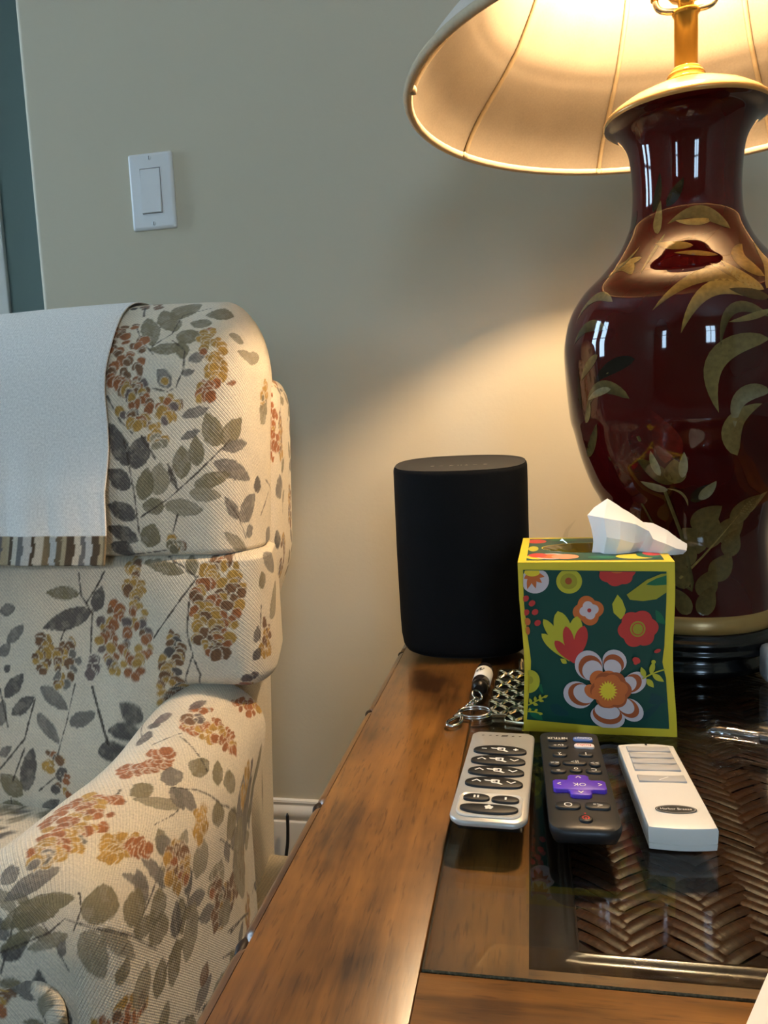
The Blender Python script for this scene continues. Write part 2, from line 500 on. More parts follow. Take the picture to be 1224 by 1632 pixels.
# ------------------------------------------------------------------ the room
def wall_with_holes(name, axis, at, thick, a0, a1, z0, z1, holes, mat):
    """a wall slab along x (axis 'x', at = y) or along y, pierced by window holes (a0, a1, z0, z1)"""
    b = B()
    def put(s, e, lo, hi):
        if e-s < 1e-6 or hi-lo < 1e-6: return
        if axis == 'x': b.box((s, min(at, at+thick), lo), (e, max(at, at+thick), hi))
        else: b.box((min(at, at+thick), s, lo), (max(at, at+thick), e, hi))
    hs = sorted(holes); cur = a0
    for (h0, h1, hz0, hz1) in hs:
        put(cur, h0, z0, z1); put(h0, h1, z0, hz0); put(h0, h1, hz1, z1); cur = h1
    put(cur, a1, z0, z1)
    o = b.build(name, mat); props(o, kind='structure'); return o
R_ = ROOM
def room():
    x0, x1, y0, y1, z1, hy = R_['x0'], R_['x1'], R_['y0'], R_['y1'], R_['z1'], R_['hall']
    props(B().box((x0-0.2, y0-0.2, -0.1), (x1+0.2, hy+0.2, 0)).build('floor', 'floor'), kind='structure')
    props(B().box((x0-0.2, y0-0.2, z1), (x1+0.2, hy+0.2, z1+0.1)).build('ceiling', 'ceiling'), kind='structure')
    # back wall with a rounded outside corner at its left end
    wt = 0.13; r = 0.012; c = -0.772
    pts = []
    for k in range(9):
        a = PI + 0.5*PI*k/8          # from facing -x to facing -y
        pts.append((c+r+r*math.cos(a), y1+r+r*math.sin(a)))
    out = pts + [(x1, y1), (x1, y1+wt), (c, y1+wt)]
    v, f = slab([(out, 0.0), (out, z1)])
    props(mesh('wall_back', v, f, 'wall', angle=40), kind='structure')
    props(B().box((x1, y0, 0), (x1+0.13, hy, z1)).build('wall_right', 'wall'), kind='structure')
    fh = [(c_-w/2, c_+w/2, s0, s1) for (s, c_, s0, s1, w) in WINS if s == 'front']
    lh = [(c_-w/2, c_+w/2, s0, s1) for (s, c_, s0, s1, w) in WINS if s == 'left']
    wall_with_holes('wall_front', 'x', y0, -0.13, x0-0.13, x1+0.13, 0, z1, fh, 'wall')
    wall_with_holes('wall_left', 'y', x0, -0.13, y0, hy, 0, z1, lh, 'wall')
    props(B().box((x0-0.13, hy, 0), (x1+0.13, hy+0.13, z1)).build('wall_hall', 'hall'), kind='structure')
    # the door frame in the passage behind the corner
    dx = -1.936
    props(B().box((dx-0.11, hy-0.02, 0), (dx, hy, 1.98)).box((dx-0.9, hy-0.02, 1.98), (dx, hy, 2.08)).build('trim_1', 'trim', bevel=0.004), kind='structure')
    d = B().box((dx-0.80, hy-0.006, 0.01), (dx-0.11, hy, 1.98)).build('door_1', 'trim'); props(d, kind='structure')
    # baseboard
    prof = [(0, 0), (0.014, 0), (0.014, 0.098), (0.013, 0.102), (0.010, 0.104), (0.010, 0.107), (0.012, 0.110), (0.012, 0.118),
            (0.010, 0.123), (0.006, 0.128), (0.006, 0.131), (0.007, 0.133), (0.006, 0.136), (0.0, 0.137)]
    v = []; n = len(prof)
    for X in (c, x1):
        for (d_, z) in prof: v.append((X, y1-d_, z))
    f = [(k, (k+1) % n, n+(k+1) % n, n+k) for k in range(n)] + [tuple(range(n)), tuple(range(2*n-1, n-1, -1))]
    props(mesh('baseboard_back', v, f, 'trim', recalc=True, angle=35), kind='structure')
    # windows
    for k, (side, c_, s0, s1, w) in enumerate(WINS):
        if side == 'front': loc, rz = (c_, y0-0.065, s0), 0.0
        else: loc, rz = (x0-0.065, c_, s0), PI/2
        h = s1-s0; fw = 0.045
        fr = B().box((-w/2, -0.03, 0), (-w/2+fw, 0.03, h)).box((w/2-fw, -0.03, 0), (w/2, 0.03, h))
        fr.box((-w/2+fw, -0.03, 0), (w/2-fw, 0.03, fw)).box((-w/2+fw, -0.03, h-fw), (w/2-fw, 0.03, h))
        o = fr.build('window_%d' % (k+1), 'trim', loc=loc, rot=(0, 0, rz)); props(o, kind='structure')
        B().box((-w/2+fw, -0.02, h*0.5-0.02), (w/2-fw, 0.02, h*0.5+0.02)).build('meeting_rail', 'trim', o)
        nm = 1 if w > 0.5 else 0
        for j in range(nm):
            X = -w/2 + w*(j+1)/(nm+1)
            B().box((X-0.02, -0.019, fw), (X+0.02, 0.019, h-fw)).build('mullion', 'trim', o)
        B().box((-w/2+fw, -0.003, fw), (w/2-fw, 0.003, h-fw)).build('pane', 'window_glass', o)
room()
TZ = 0.51            # table top
GZ = 0.512           # top of the glass

# ------------------------------------------------------------------ light switch
def light_switch():
    c = (-0.5625, 1.15, CAMZ+0.368)
    M['switch'] = plain('white_switch_plastic', rgb(226, 226, 224), 0.35, var=0.01)
    M['slot'] = plain('dark_slot', rgb(60, 58, 55), 0.6)
    t = empty('light_switch', c, 0, 'white rocker light switch on the wall above the floral armchair', 'light switch')
    w, h = 0.072, 0.113
    def o_(k): return rrect(w-2*k, h-2*k, 0.003, 4)
    lv = [(o_(0), 0.0), (o_(0), 0.0026), (o_(0.0006), 0.0040), (o_(0.0036), 0.0058), (o_(0.0046), 0.0060)]
    # ring face with a hole for the rocker
    v, f = slab(lv)
    rot = (PI/2, 0, 0)
    mesh('wall_plate', v, f, 'switch', t, True, rot=rot, angle=50)
    fr = B(); 
    hw, hh = 0.0168, 0.0335
    for lo, hi in (((-hw-0.0012, -hh-0.0012, 0.006), (-hw, hh+0.0012, 0.0066)), ((hw, -hh-0.0012, 0.006), (hw+0.0012, hh+0.0012, 0.0066)),
                   ((-hw, hh, 0.006), (hw, hh+0.0012, 0.0066)), ((-hw, -hh-0.0012, 0.006), (hw, -hh, 0.0066))):
        fr.box(lo, hi)
    fr.build('surround', 'switch', t, rot=rot)
    b = B().box((-hw, -hh, 0.0060), (hw, hh, 0.00625)); b.build('switch_gap', 'slot', t, rot=rot)
    # the rocker, its lower half standing out
    pr = [(-hh+0.0008, 0.0062), (-hh+0.0008, 0.0112), (-hh+0.003, 0.0112), (0.0, 0.0085), (hh-0.002, 0.0072), (hh-0.0008, 0.0062)]
    v = [(X, y, z) for X in (-hw+0.0008, hw-0.0008) for (y, z) in pr]; n = len(pr)
    f = [(k, (k+1) % n, n+(k+1) % n, n+k) for k in range(n)] + [tuple(range(n-1, -1, -1)), tuple(range(n, 2*n))]
    mesh('rocker', v, f, 'switch', t, True, rot=rot, recalc=True, angle=25)
    for s in (-1, 1):
        v, f = lathe([(0.0, 0.0072), (0.002, 0.0071), (0.0031, 0.0064), (0.0032, 0.006)][::-1], 16)
        sc = mesh('screw', v, f, 'switch', t, True, loc=(0, 0, s*0.0484), rot=rot)
        B().box((-0.0004, -0.0026, 0.0070), (0.0004, 0.0026, 0.00735)).build('screw_slot', 'slot', sc)
light_switch()

# ------------------------------------------------------------------ floor cord by the wall
def cord():
    M['black_cord'] = plain('black_rubber', rgb(22, 22, 24), 0.5)
    pts = smooth_profile3([(-0.398, 1.118, 0.128), (-0.3985, 1.117, 0.10), (-0.401, 1.115, 0.07), (-0.41, 1.11, 0.03), (-0.43, 1.09, 0.006), (-0.45, 1.05, 0.004)], 30)
    v, f = tube(pts, [0.0012]+[0.0028]*(len(pts)-1), 8)
    props(mesh('power_cord', v, f, 'black_cord'), 'thin black cord standing up against the white baseboard', 'cord')
def smooth_profile3(pts, n):
    return smooth_profile(pts, n)
cord()

# ------------------------------------------------------------------ the end table
TX0, TX1, TY0, TY1 = -0.139, 0.475, 0.16, 0.87      # outline of the top
OX0, OX1, OY0, OY1 = -0.006, 0.342, 0.313, 0.80     # opening for the woven panel
def end_table():
    t = empty('end_table', ((TX0+TX1)/2, (TY0+TY1)/2, 0), 0, 'reddish brown wooden end table with a woven cane top under glass', 'table')
    ox, oy = (TX0+TX1)/2, (TY0+TY1)/2
    def part(b, name, mat, bevel=0.0, seg=2): return b.build(name, mat, t, bevel=bevel, seg=seg, loc=(-ox, -oy, 0))
    th = 0.026
    e = 0.006
    GX0, GX1, GY0, GY1 = -0.052, 0.388, 0.301, 0.842     # the rebate that holds the glass
    rb = 0.0035
    # four rails round the opening: the outer boards, and the lower ledge the glass lies on
    part(B().box((TX0+e, TY0+e, TZ-th), (GX0, TY1-e, TZ)), 'rail', 'wood_y', 0.0006)
    part(B().box((GX1, TY0+e, TZ-th), (TX1-e, TY1-e, TZ)), 'rail', 'wood_y', 0.0006)
    part(B().box((GX0, TY0+e, TZ-th), (GX1, GY0, TZ)), 'rail', 'wood_x', 0.0006)
    part(B().box((GX0, GY1, TZ-th), (GX1, TY1-e, TZ)), 'rail', 'wood_x', 0.0006)
    part(B().box((GX0, GY0, TZ-th), (OX0, GY1, TZ-rb)), 'ledge', 'wood_y')
    part(B().box((OX1, GY0, TZ-th), (GX1, GY1, TZ-rb)), 'ledge', 'wood_y')
    part(B().box((OX0, GY0, TZ-th), (OX1, OY0, TZ-rb)), 'ledge', 'wood_x')
    part(B().box((OX0, OY1, TZ-th), (OX1, GY1, TZ-rb)), 'ledge', 'wood_x')
    # half-round edge moulding carved with nodes every 16 cm
    def edge(p0, p1, outx, outy, name_mat, nodes):
        n = 260; m = 9; v = []; f = []
        P0, P1 = np.array(p0), np.array(p1); L = np.linalg.norm(P1-P0); T = (P1-P0)/L
        for i in range(n+1):
            s = L*i/n; rr = 1.0
            for nd in nodes:
                d = s-nd
                rr -= 0.55*math.exp(-(d/0.0045)**2) - 0.03*math.exp(-((d-0.010)/0.006)**2)
            c = P0+T*s
            for k in range(m):
                a = -PI/2 + PI*k/(m-1)
                q = math.cos(a)*0.008*rr; z = TZ-0.0125+math.sin(a)*0.0125*(0.5+0.5*min(rr, 1.0))
                v.append((c[0]+outx*(q)-ox, c[1]+outy*(q)-oy, z))
        for i in range(n):
            for k in range(m-1):
                f.append((i*m+k, (i+1)*m+k, (i+1)*m+k+1, i*m+k+1))
        f.append(tuple(range(m))); f.append(tuple(n*m+k for k in range(m-1, -1, -1)))
        mesh('edge_moulding', v, f, name_mat, t, True, recalc=True)
    ny = [0.312-TY0-e, 0.442-TY0-e, 0.600-TY0-e, 0.762-TY0-e]
    edge((TX0+e, TY0+e), (TX0+e, TY1-e), -1, 0, 'wood_y', ny)
    edge((TX1-e, TY0+e), (TX1-e, TY1-e), 1, 0, 'wood_y', ny)
    edge((TX0+e, TY0+e), (TX1-e, TY0+e), 0, -1, 'wood_x', [0.15, 0.31, 0.47])
    edge((TX0+e, TY1-e), (TX1-e, TY1-e), 0, 1, 'wood_x', [0.15, 0.31, 0.47])
    M['notch'] = plain('dark_carved_wood', rgb(30, 17, 10), 0.5, spec=0.3)
    for yy in ny:
        for (X, sg) in ((TX0+e, -1), (TX1-e, 1)):
            v, f = lathe([(0.0, -0.0085), (0.0018, -0.006), (0.0029, -0.002), (0.0030, 0.001), (0.0020, 0.005), (0.0, 0.0085)], 12)
            mesh('carved_notch', v, f, 'notch', t, True, loc=(X+sg*0.0042-ox, TY0+e+yy-oy, TZ-0.0052), rot=(PI/2, 0, 0))
    # dark cove moulding round the woven panel, ending in a bead
    pz = TZ-0.0125
    prof = [(-0.0005, TZ-rb), (0.002, TZ-rb-0.0006), (0.0045, TZ-rb-0.0035), (0.009, TZ-rb-0.006), (0.015, TZ-rb-0.0068), (0.0175, TZ-rb-0.0062),
            (0.0195, TZ-rb-0.0048), (0.0215, TZ-rb-0.0052), (0.0228, TZ-rb-0.0072), (0.0232, pz-0.002)]
    def cove(a, b, inx, iny):
        v = []; f = []; n = len(prof); N = 40
        for j in range(N+1):
            s = j/N
            for (d, z) in prof:
                ax = a[0]+(b[0]-a[0])*s; ay = a[1]+(b[1]-a[1])*s
                if inx: x = ax+inx*d; y = ay + d*(1-2*s)
                else: y = ay+iny*d; x = ax + d*(1-2*s)
                v.append((x-ox, y-oy, z))
        for j in range(N):
            for k in range(n-1): f.append((j*n+k, (j+1)*n+k, (j+1)*n+k+1, j*n+k+1))
        o = mesh('inner_moulding', v, f, 'wood_dark', t, True, recalc=False)
        bm = bmesh.new(); bm.from_mesh(o.data)
        bm.normal_update()
        if sum(fc.normal.z for fc in bm.faces) < 0: bmesh.ops.reverse_faces(bm, faces=bm.faces)
        bm.to_mesh(o.data); bm.free()
    cove((OX0, OY0), (OX0, OY1), 1, 0); cove((OX1, OY0), (OX1, OY1), -1, 0)
    cove((OX0, OY0), (OX1, OY0), 0, 1); cove((OX0, OY1), (OX1, OY1), 0, -1)
    part(B().box((OX0+0.005, OY0+0.005, TZ-0.020), (OX1-0.005, OY1-0.005, pz-0.0012)), 'panel_backing', 'wood_dark')
    # the cane: flat strips in a herringbone of columns
    nl, nw = 6, 4; L, W = 0.0300, 0.0066
    sv = []; sf = []
    for i in range(nl+1):
        s = i/nl*2-1
        lift = 0.0010*math.cos(s*PI/2)**0.6 if abs(s) < 1 else 0.0
        for k in range(nw+1):
            q = k/nw*2-1
            sv.append((s*L/2, q*W/2, lift - 0.0006*q**4 - 0.0004))
    for i in range(nl):
        for k in range(nw):
            a = i*(nw+1)+k; sf.append((a, a+nw+1, a+nw+2, a+1))
    sme = bpy.data.meshes.new('cane_strip'); sme.from_pydata(sv, [], sf); sme.materials.append(M['cane'])
    sme.polygons.foreach_set('use_smooth', [True]*len(sme.polygons))
    cw, pitch, ang = 0.0205, 0.0088, math.radians(38)
    spots = []
    x = OX0+0.0245; k = 0
    while x + cw*0.5 < OX1-0.022:
        y = OY0+0.022 + (pitch*0.5 if k % 2 else 0)
        while y < OY1-0.022:
            spots.append((x+cw*0.5, y, ang if k % 2 else -ang)); y += pitch
        x += cw; k += 1
    xl, xr, yl, yr = OX0+0.0215, OX1-0.0215, OY0+0.0215, OY1-0.0215
    spots = [s for s in spots if xl+0.011 < s[0] < xr-0.011 and yl+0.006 < s[1] < yr-0.006]
    spots.sort(key=lambda s: math.hypot(s[0]-0.11, (s[1]-0.36)*0.8))
    rng = random.Random(3)
    rv = []; rf = []
    for i, (sx, sy, a) in enumerate(spots):
        a2 = a + rng.uniform(-0.03, 0.03); dz = rng.uniform(-0.0004, 0.0003)
        if i < 300:
            o = bpy.data.objects.new('cane_strip', sme); COL.objects.link(o); o.parent = t
            o.location = (sx-ox, sy-oy, pz+dz); o.rotation_euler = (rng.uniform(-0.07, 0.07), rng.uniform(-0.03, 0.03), a2)
        else:
            c, s_ = math.cos(a2), math.sin(a2); b0 = len(rv)
            rv += [(p[0]*c-p[1]*s_+sx-ox, p[0]*s_+p[1]*c+sy-oy, p[2]+pz+dz) for p in sv]
            rf += [tuple(q+b0 for q in g) for g in sf]
    if rv:
        o = mesh('cane_weave', rv, rf, 'cane', t, True); o['kind'] = 'stuff'
    # apron and legs
    part(B().box((TX0+0.03, TY0+0.03, TZ-0.11), (TX1-0.03, TY0+0.05, TZ-th)), 'apron', 'wood_x', 0.002)
    part(B().box((TX0+0.03, TY1-0.05, TZ-0.11), (TX1-0.03, TY1-0.03, TZ-th)), 'apron', 'wood_x', 0.002)
    part(B().box((TX0+0.03, TY0+0.05, TZ-0.11), (TX0+0.05, TY1-0.05, TZ-th)), 'apron', 'wood_y', 0.002)
    part(B().box((TX1-0.05, TY0+0.05, TZ-0.11), (TX1-0.03, TY1-0.05, TZ-th)), 'apron', 'wood_y', 0.002)
    for lx in (TX0+0.025, TX1-0.075):
        for ly in (TY0+0.025, TY1-0.075):
            b = B(); a0 = 0.008
            v = [(lx+a0, ly+a0, 0), (lx+0.05-a0, ly+a0, 0), (lx+0.05-a0, ly+0.05-a0, 0), (lx+a0, ly+0.05-a0, 0),
                 (lx, ly, TZ-th), (lx+0.05, ly, TZ-th), (lx+0.05, ly+0.05, TZ-th), (lx, ly+0.05, TZ-th)]
            b.add(v, [(0,3,2,1),(4,5,6,7),(0,1,5,4),(1,2,6,5),(2,3,7,6),(3,0,4,7)])
            part(b, 'leg', 'wood_y', 0.003)
end_table()

# ------------------------------------------------------------------ the loose glass with bevelled borders
def glass_top():
    x0, x1, y0, y1 = -0.0512, 0.3872, 0.3016, 0.8412
    bw, drop = 0.0185, 0.00105
    zb = TZ-0.0034; zt = GZ
    def ring(i, z): return [(x0+i, y0+i, z), (x1-i, y0+i, z), (x1-i, y1-i, z), (x0+i, y1-i, z)]
    v = ring(0, zb) + ring(0, zt-drop) + ring(bw, zt)
    f = [(3, 2, 1, 0)] + [(k, (k+1) % 4, 4+(k+1) % 4, 4+k) for k in range(4)] + [(4+k, 4+(k+1) % 4, 8+(k+1) % 4, 8+k) for k in range(4)] + [(8, 9, 10, 11)]
    o = mesh('glass_top', v, f, ['glass', 'glass_edge'], None, False, midx=[0]+[1]*4+[0]*5)
    props(o, 'clear glass sheet with a slanted border lying over the woven table top', 'glass sheet')
def glass_edge():
    t = NT('ground_glass_edge'); v = t.coords()
    f = t.noise(v, 700, 3)
    t.set(color=t.ramp(f, [(0.35, rgb(60, 60, 46)), (0.62, rgb(104, 98, 76)), (0.78, rgb(160, 150, 122))]), rough=0.35)
    M['glass_edge'] = t.m
glass_edge(); glass_top()

# ------------------------------------------------------------------ black loudspeaker
def speaker():
    M['spk'] = plain('black_speaker_cloth', rgb(17, 17, 18), 0.85, spec=0.2, var=0.15, nscale=900, bump=0.35, bscale=1500)
    M['spk_top'] = plain('black_speaker_top', rgb(46, 44, 42), 0.5, spec=0.35, var=0.05)
    M['mark'] = plain('pale_print', rgb(150, 146, 135), 0.6)
    t = empty('loudspeaker', (-0.0705, 0.772, GZ), math.radians(0.5), 'tall black oval wireless loudspeaker standing against the wall side of the table', 'loudspeaker')
    a, b, hgt = 0.0665, 0.050, 0.189
    sl = 0.10                       # slope of the top, lower in front
    def oval(k, n=72):
        out = []
        for i in range(n):
            th = 2*PI*i/n; c, s = math.cos(th), math.sin(th); e = 2/2.5
            out.append((math.copysign(abs(c)**e, c)*a*k, math.copysign(abs(s)**e, s)*b*k))
        return out
    lv = [(oval(0.86), 0.0015), (oval(0.90), 0.0025), (oval(0.95), 0.008), (oval(0.975), 0.018), (oval(0.985), 0.035), (oval(1.0), 0.10)]
    lv += [(oval(1.0), lambda x, y, q=q: q+y*sl) for q in (hgt-0.004,)]
    lv += [(oval(0.993), lambda x, y: hgt-0.0015+y*sl), (oval(0.975), lambda x, y: hgt+y*sl)]
    v, f = slab(lv)
    mesh('body', v, f[:-1], 'spk', t, True, angle=60)
    lt = [(oval(0.975), lambda x, y: hgt+y*sl), (oval(0.955), lambda x, y: hgt-0.0006+y*sl), (oval(0.90), lambda x, y: hgt-0.0012+y*sl)]
    n = 72; v = []; f = []
    for pts, z in lt:
        for p in pts: v.append((p[0], p[1], z(*p)+0.0004))
    for i in range(2):
        for k in range(n): f.append((i*n+k, i*n+(k+1) % n, (i+1)*n+(k+1) % n, (i+1)*n+k))
    f.append(tuple(2*n+k for k in range(n)))
    top = mesh('top_panel', v, f, 'spk_top', t, True, angle=50)
    z0 = hgt-0.0012+0.0004+0.00008
    marks = Flat()
    for i, k in enumerate((-4, -2.7, -1.2, 0.1, 1.1, 2.4, 3.9)):
        X = k*0.0066; Y = -0.010
        if i in (0, 6): marks.poly(ellipse(X, Y, 0.0020, 0.0020, 14), 0)
        elif i == 2: marks.poly([(X-0.002, Y-0.003), (X+0.003, Y+0.001), (X-0.001, Y+0.003)], 0)
        elif i in (1, 5): marks.stroke([(X-0.002, Y), (X+0.002, Y)], 0.0013, 0)
        elif i == 3: marks.stroke([(X-0.0015, Y-0.002), (X-0.0015, Y+0.002)], 0.001, 0); marks.stroke([(X+0.0015, Y-0.002), (X+0.0015, Y+0.002)], 0.001, 0)
        else: marks.poly([(X-0.002, Y-0.002), (X+0.002, Y-0.002), (X, Y+0.002)], 0)
    marks.build('control_marks', ['mark'], top, (0, 0, z0), (math.atan(sl), 0, 0))
    v, f = slab([(oval(0.82), 0.0), (oval(0.84), 0.002)])
    mesh('foot', v, f, 'spk_top', t, True, angle=40)
speaker()

# ------------------------------------------------------------------ tissue box
def tissue_box():
    C = dict(yel=rgb(232, 204, 52), grn=rgb(14, 70, 56), grn2=rgb(24, 104, 66), grn3=rgb(10, 60, 60), lime=rgb(192, 182, 48), lime2=rgb(164, 154, 40),
             red=rgb(200, 58, 50), ora=rgb(210, 108, 48), wht=rgb(214, 198, 198), brn=rgb(172, 84, 38), yel2=rgb(236, 206, 48), pk=rgb(236, 150, 110), dk=rgb(150, 60, 30))
    keys = list(C)
    for k in keys: M['print_'+k] = plain('carton_print_'+k, C[k], 0.45, var=0.02, spec=0.35)
    mats = ['print_'+k for k in keys]; ix = {k: i for i, k in enumerate(keys)}
    W, D, Hh = 0.108, 0.114, 0.1275
    t = empty('tissue_box', (0.0440, 0.557+D/2, GZ), math.radians(-1.5), 'yellow bordered floral cube tissue box with a white tissue pulled up', 'tissue box')
    # carton: walls with a slight inward bow on the front, open slot on top
    N = 14; v = []; f = []
    def fb(u, z):            # bow of the front panel
        return 0.0016*math.sin(PI*u)*math.sin(PI*z)
    b = B()
    for i in range(N+1):
        for j in range(N+1):
            u, z = i/N, j/N
            sidebow = 0.0022*math.sin(PI*min(1, z*1.15))**2
            X = (u-0.5)*(W-2*sidebow*1.0) + (1-z)*0.0015
            b.v.append((X, -D/2+fb(u, z), z*Hh))
    for i in range(N):
        for j in range(N):
            a = i*(N+1)+j; b.f.append((a, a+N+1, a+N+2, a+1))
    def P(u, z):
        sidebow = 0.0022*math.sin(PI*min(1, z*1.15))**2
        return ((u-0.5)*(W-2*sidebow) + (1-z)*0.0015, -D/2+fb(u, z), z*Hh)
    # sides and back
    for (x, s) in ((0.0, -1), (1.0, 1)):
        o = len(b.v)
        for j in range(N+1):
            p = P(x, j/N); b.v.append(p); b.v.append((p[0], D/2, p[2]))
        for j in range(N):
            q = (o+2*j, o+2*j+1, o+2*j+3, o+2*j+2); b.f.append(q if s > 0 else q[::-1])
    b.add([(-W/2, D/2, 0), (W/2, D/2, 0), (W/2, D/2, Hh), (-W/2, D/2, Hh)], [(1, 0, 3, 2)])
    b.add([(-W/2, -D/2, 0), (W/2, -D/2, 0), (W/2, D/2, 0), (-W/2, D/2, 0)], [(3, 2, 1, 0)])
    # top with an oval opening
    n = 40; oval_ = [(0.037*math.cos(2*PI*k/n), 0.004+0.0225*math.sin(2*PI*k/n)) for k in range(n)]
    def outer(k):
        th = 2*PI*k/n; c, s = math.cos(th), math.sin(th); m = max(abs(c), abs(s)); return (c/m*W/2, s/m*D/2)
    tv = [(*outer(k), Hh) for k in range(n)] + [(*p, Hh) for p in oval_]
    b.add(tv, [(k, (k+1) % n, n+(k+1) % n, n+k) for k in range(n)])
    b.build('carton', 'print_yel', t)
    # front print: outlines measured on the panel, mapped to the bowed face
    FR = Flat(0.00005)
    def uv(x, y):
        xl = 85+(y-490)*0.050; xr = 1070+(y-475)*0.0235
        yt = 490-15*(x-85)/985; yb = 1578
        return ((x-xl)/(xr-xl), 1-(y-yt)/(yb-yt))
    def pm(pts): return [uv(*p) for p in pts]
    def dens(pts, k=3):
        out = []
        for i in range(len(pts)):
            a = pts[i]; c = pts[(i+1) % len(pts)]
            for j in range(k): out.append((a[0]+(c[0]-a[0])*j/k, a[1]+(c[1]-a[1])*j/k))
        return out
    panel = [(122, 535), (1020, 535), (1024, 800), (1028, 1000), (1018, 1100), (1040, 1200), (1047, 1525), (620, 1527), (157, 1500), (160, 1300), (162, 1120), (142, 960), (128, 760)]
    def clipx(pts):
        out = []
        for x, y in pts:
            x = max(x, 124+max(0, y-700)*0.045 if y < 1200 else 158); y = max(min(y, 1524), 537)
            x = min(x, 1019+max(0, y-600)*0.028); out.append((x, y))
        return out
    def put(pts, c): FR.poly(pm(clipx(pts)), ix[c])
    FR.poly(pm(dens(panel, 4)), ix['grn'])
    def el(cx, cy, a, bb, c, rot=0, n=26): put(ellipse(cx, cy, a, bb, n, rot), c)
    def leafp(x0, y0, x1, y1, w, c, n=12, pw=0.85, ex=1.0):
        a = Vector((x0, y0)); d = Vector((x1, y1))-a; nrm = Vector((-d.y, d.x)).normalized()
        L = [a+d*(k/n)+nrm*w*max(0, math.sin(PI*(k/n)**pw))**ex*0.5 for k in range(n+1)]
        R = [a+d*(k/n)-nrm*w*max(0, math.sin(PI*(k/n)**pw))**ex*0.5 for k in range(n-1, 0, -1)]
        put([(p.x, p.y) for p in L+R], c)
    def flower(cx, cy, r, n, c, depth=0.16, rot=0.0, ky=1.0):
        put([(cx+r*(1-depth+depth*abs(math.cos(n*th/2+rot)))*math.cos(th), cy+ky*r*(1-depth+depth*abs(math.cos(n*th/2+rot)))*math.sin(th)) for th in (2*PI*k/72 for k in range(72))], c)
    # dim background leaves
    for a in ((160, 1050, 480, 1180, 110, 'grn3'), (190, 1010, 420, 1120, 60, 'grn3'), (500, 610, 632, 625, 66, 'grn2'), (372, 640, 285, 780, 62, 'grn2'), (920, 770, 1030, 865, 60, 'grn2'),
              (215, 1270, 350, 1340, 70, 'grn2'), (880, 1320, 1040, 1350, 70, 'grn3'), (870, 1480, 1000, 1360, 40, 'grn3'), (300, 1400, 430, 1460, 70, 'grn3'), (560, 880, 575, 1000, 26, 'grn3'),
              (640, 880, 760, 1000, 30, 'grn3'), (590, 870, 690, 960, 30, 'grn3'), (540, 900, 520, 960, 20, 'grn3'), (610, 930, 600, 1000, 22, 'grn3'), (690, 930, 680, 990, 20, 'grn3'), (170, 1420, 260, 1500, 60, 'grn2')):
        leafp(*a)
    el(200, 600, 90, 82, 'wht')
    for x1, y1 in ((128, 590), (150, 655), (205, 650), (262, 575), (245, 615)): leafp(178, 560, x1, y1, 34, 'ora')
    el(180, 548, 50, 26, 'yel2')
    el(418, 602, 82, 78, 'lime'); el(416, 602, 54, 50, 'lime2'); el(414, 600, 22, 22, 'brn')
    flower(715, 535, 118, 7, 'red', 0.12, 0.3, 0.8); el(715, 530, 40, 18, 'ora')
    put([(1022, 545), (985, 548), (900, 585), (830, 640), (778, 680), (800, 712), (880, 718), (960, 705), (1024, 660)], 'lime2')
    put([(1022, 556), (960, 575), (915, 600), (895, 616), (950, 620), (1022, 614)], 'grn2')
    flower(540, 785, 100, 4, 'ora', 0.22, 0.5, 0.95); flower(545, 783, 62, 4, 'wht', 0.25, 0.5, 0.95); el(547, 783, 13, 13, 'red')
    put([(722, 680), (690, 740), (700, 795), (745, 836), (765, 820), (776, 775), (752, 715)], 'lime')
    flower(856, 892, 128, 6, 'red', 0.14, 0.5, 0.93); el(855, 893, 48, 50, 'lime2'); el(855, 893, 38, 40, 'red'); el(855, 893, 32, 34, 'lime2')
    leafp(430, 1085, 345, 790, 110, 'lime', 16, 1.5, 0.6); leafp(440, 1075, 470, 820, 90, 'lime', 16, 1.5, 0.6); leafp(400, 1065, 250, 842, 66, 'lime', 16, 1.5, 0.6); leafp(420, 1110, 235, 935, 64, 'lime', 16, 1.5, 0.6)
    leafp(445, 1120, 395, 885, 70, 'red', 16, 1.5, 0.6); leafp(455, 1115, 515, 880, 84, 'red', 16, 1.5, 0.6); leafp(440, 1115, 322, 978, 60, 'red', 16, 1.5, 0.6); el(455, 1075, 40, 45, 'red')
    for x, y in ((140, 712), (180, 742), (198, 797), (212, 866), (140, 800)): el(x, y, 23, 18, 'red', -0.6, 16)
    el(146, 858, 20, 24, 'ora'); el(146, 915, 14, 26, 'ora')
    # the big flower
    pet = [((545, 1130), (90, 96), -0.5), ((712, 1098), (78, 72), 0.3), ((840, 1230), (62, 82), 0.9), ((815, 1405), (82, 66), 0.7), ((668, 1455), (108, 74), 0.2), ((478, 1320), (98, 82), 0.5)]
    for (c, s, r_) in pet: el(c[0], c[1], s[0], s[1], 'wht', r_)
    for (c, s, r_) in pet: el(c[0]+(655-c[0])*0.10, c[1]+(1275-c[1])*0.10, s[0]*0.86, s[1]*0.84, 'brn', r_)
    for (c, s, r_) in pet: el(c[0]+(655-c[0])*0.22, c[1]+(1275-c[1])*0.22, s[0]*0.74, s[1]*0.68, 'wht', r_)
    for (c, s, r_) in pet: el(c[0]+(655-c[0])*0.55, c[1]+(1275-c[1])*0.55, s[0]*0.62, s[1]*0.52, 'ora', r_)
    flower(688, 1280, 132, 6, 'brn', 0.14, 0.2, 0.92); flower(680, 1285, 118, 6, 'ora', 0.16, 0.8, 0.9)
    put([(670+(62 if k % 2 else 42)*math.cos(2*PI*k/36), 1285+(66 if k % 2 else 46)*math.sin(2*PI*k/36)) for k in range(36)], 'yel2')
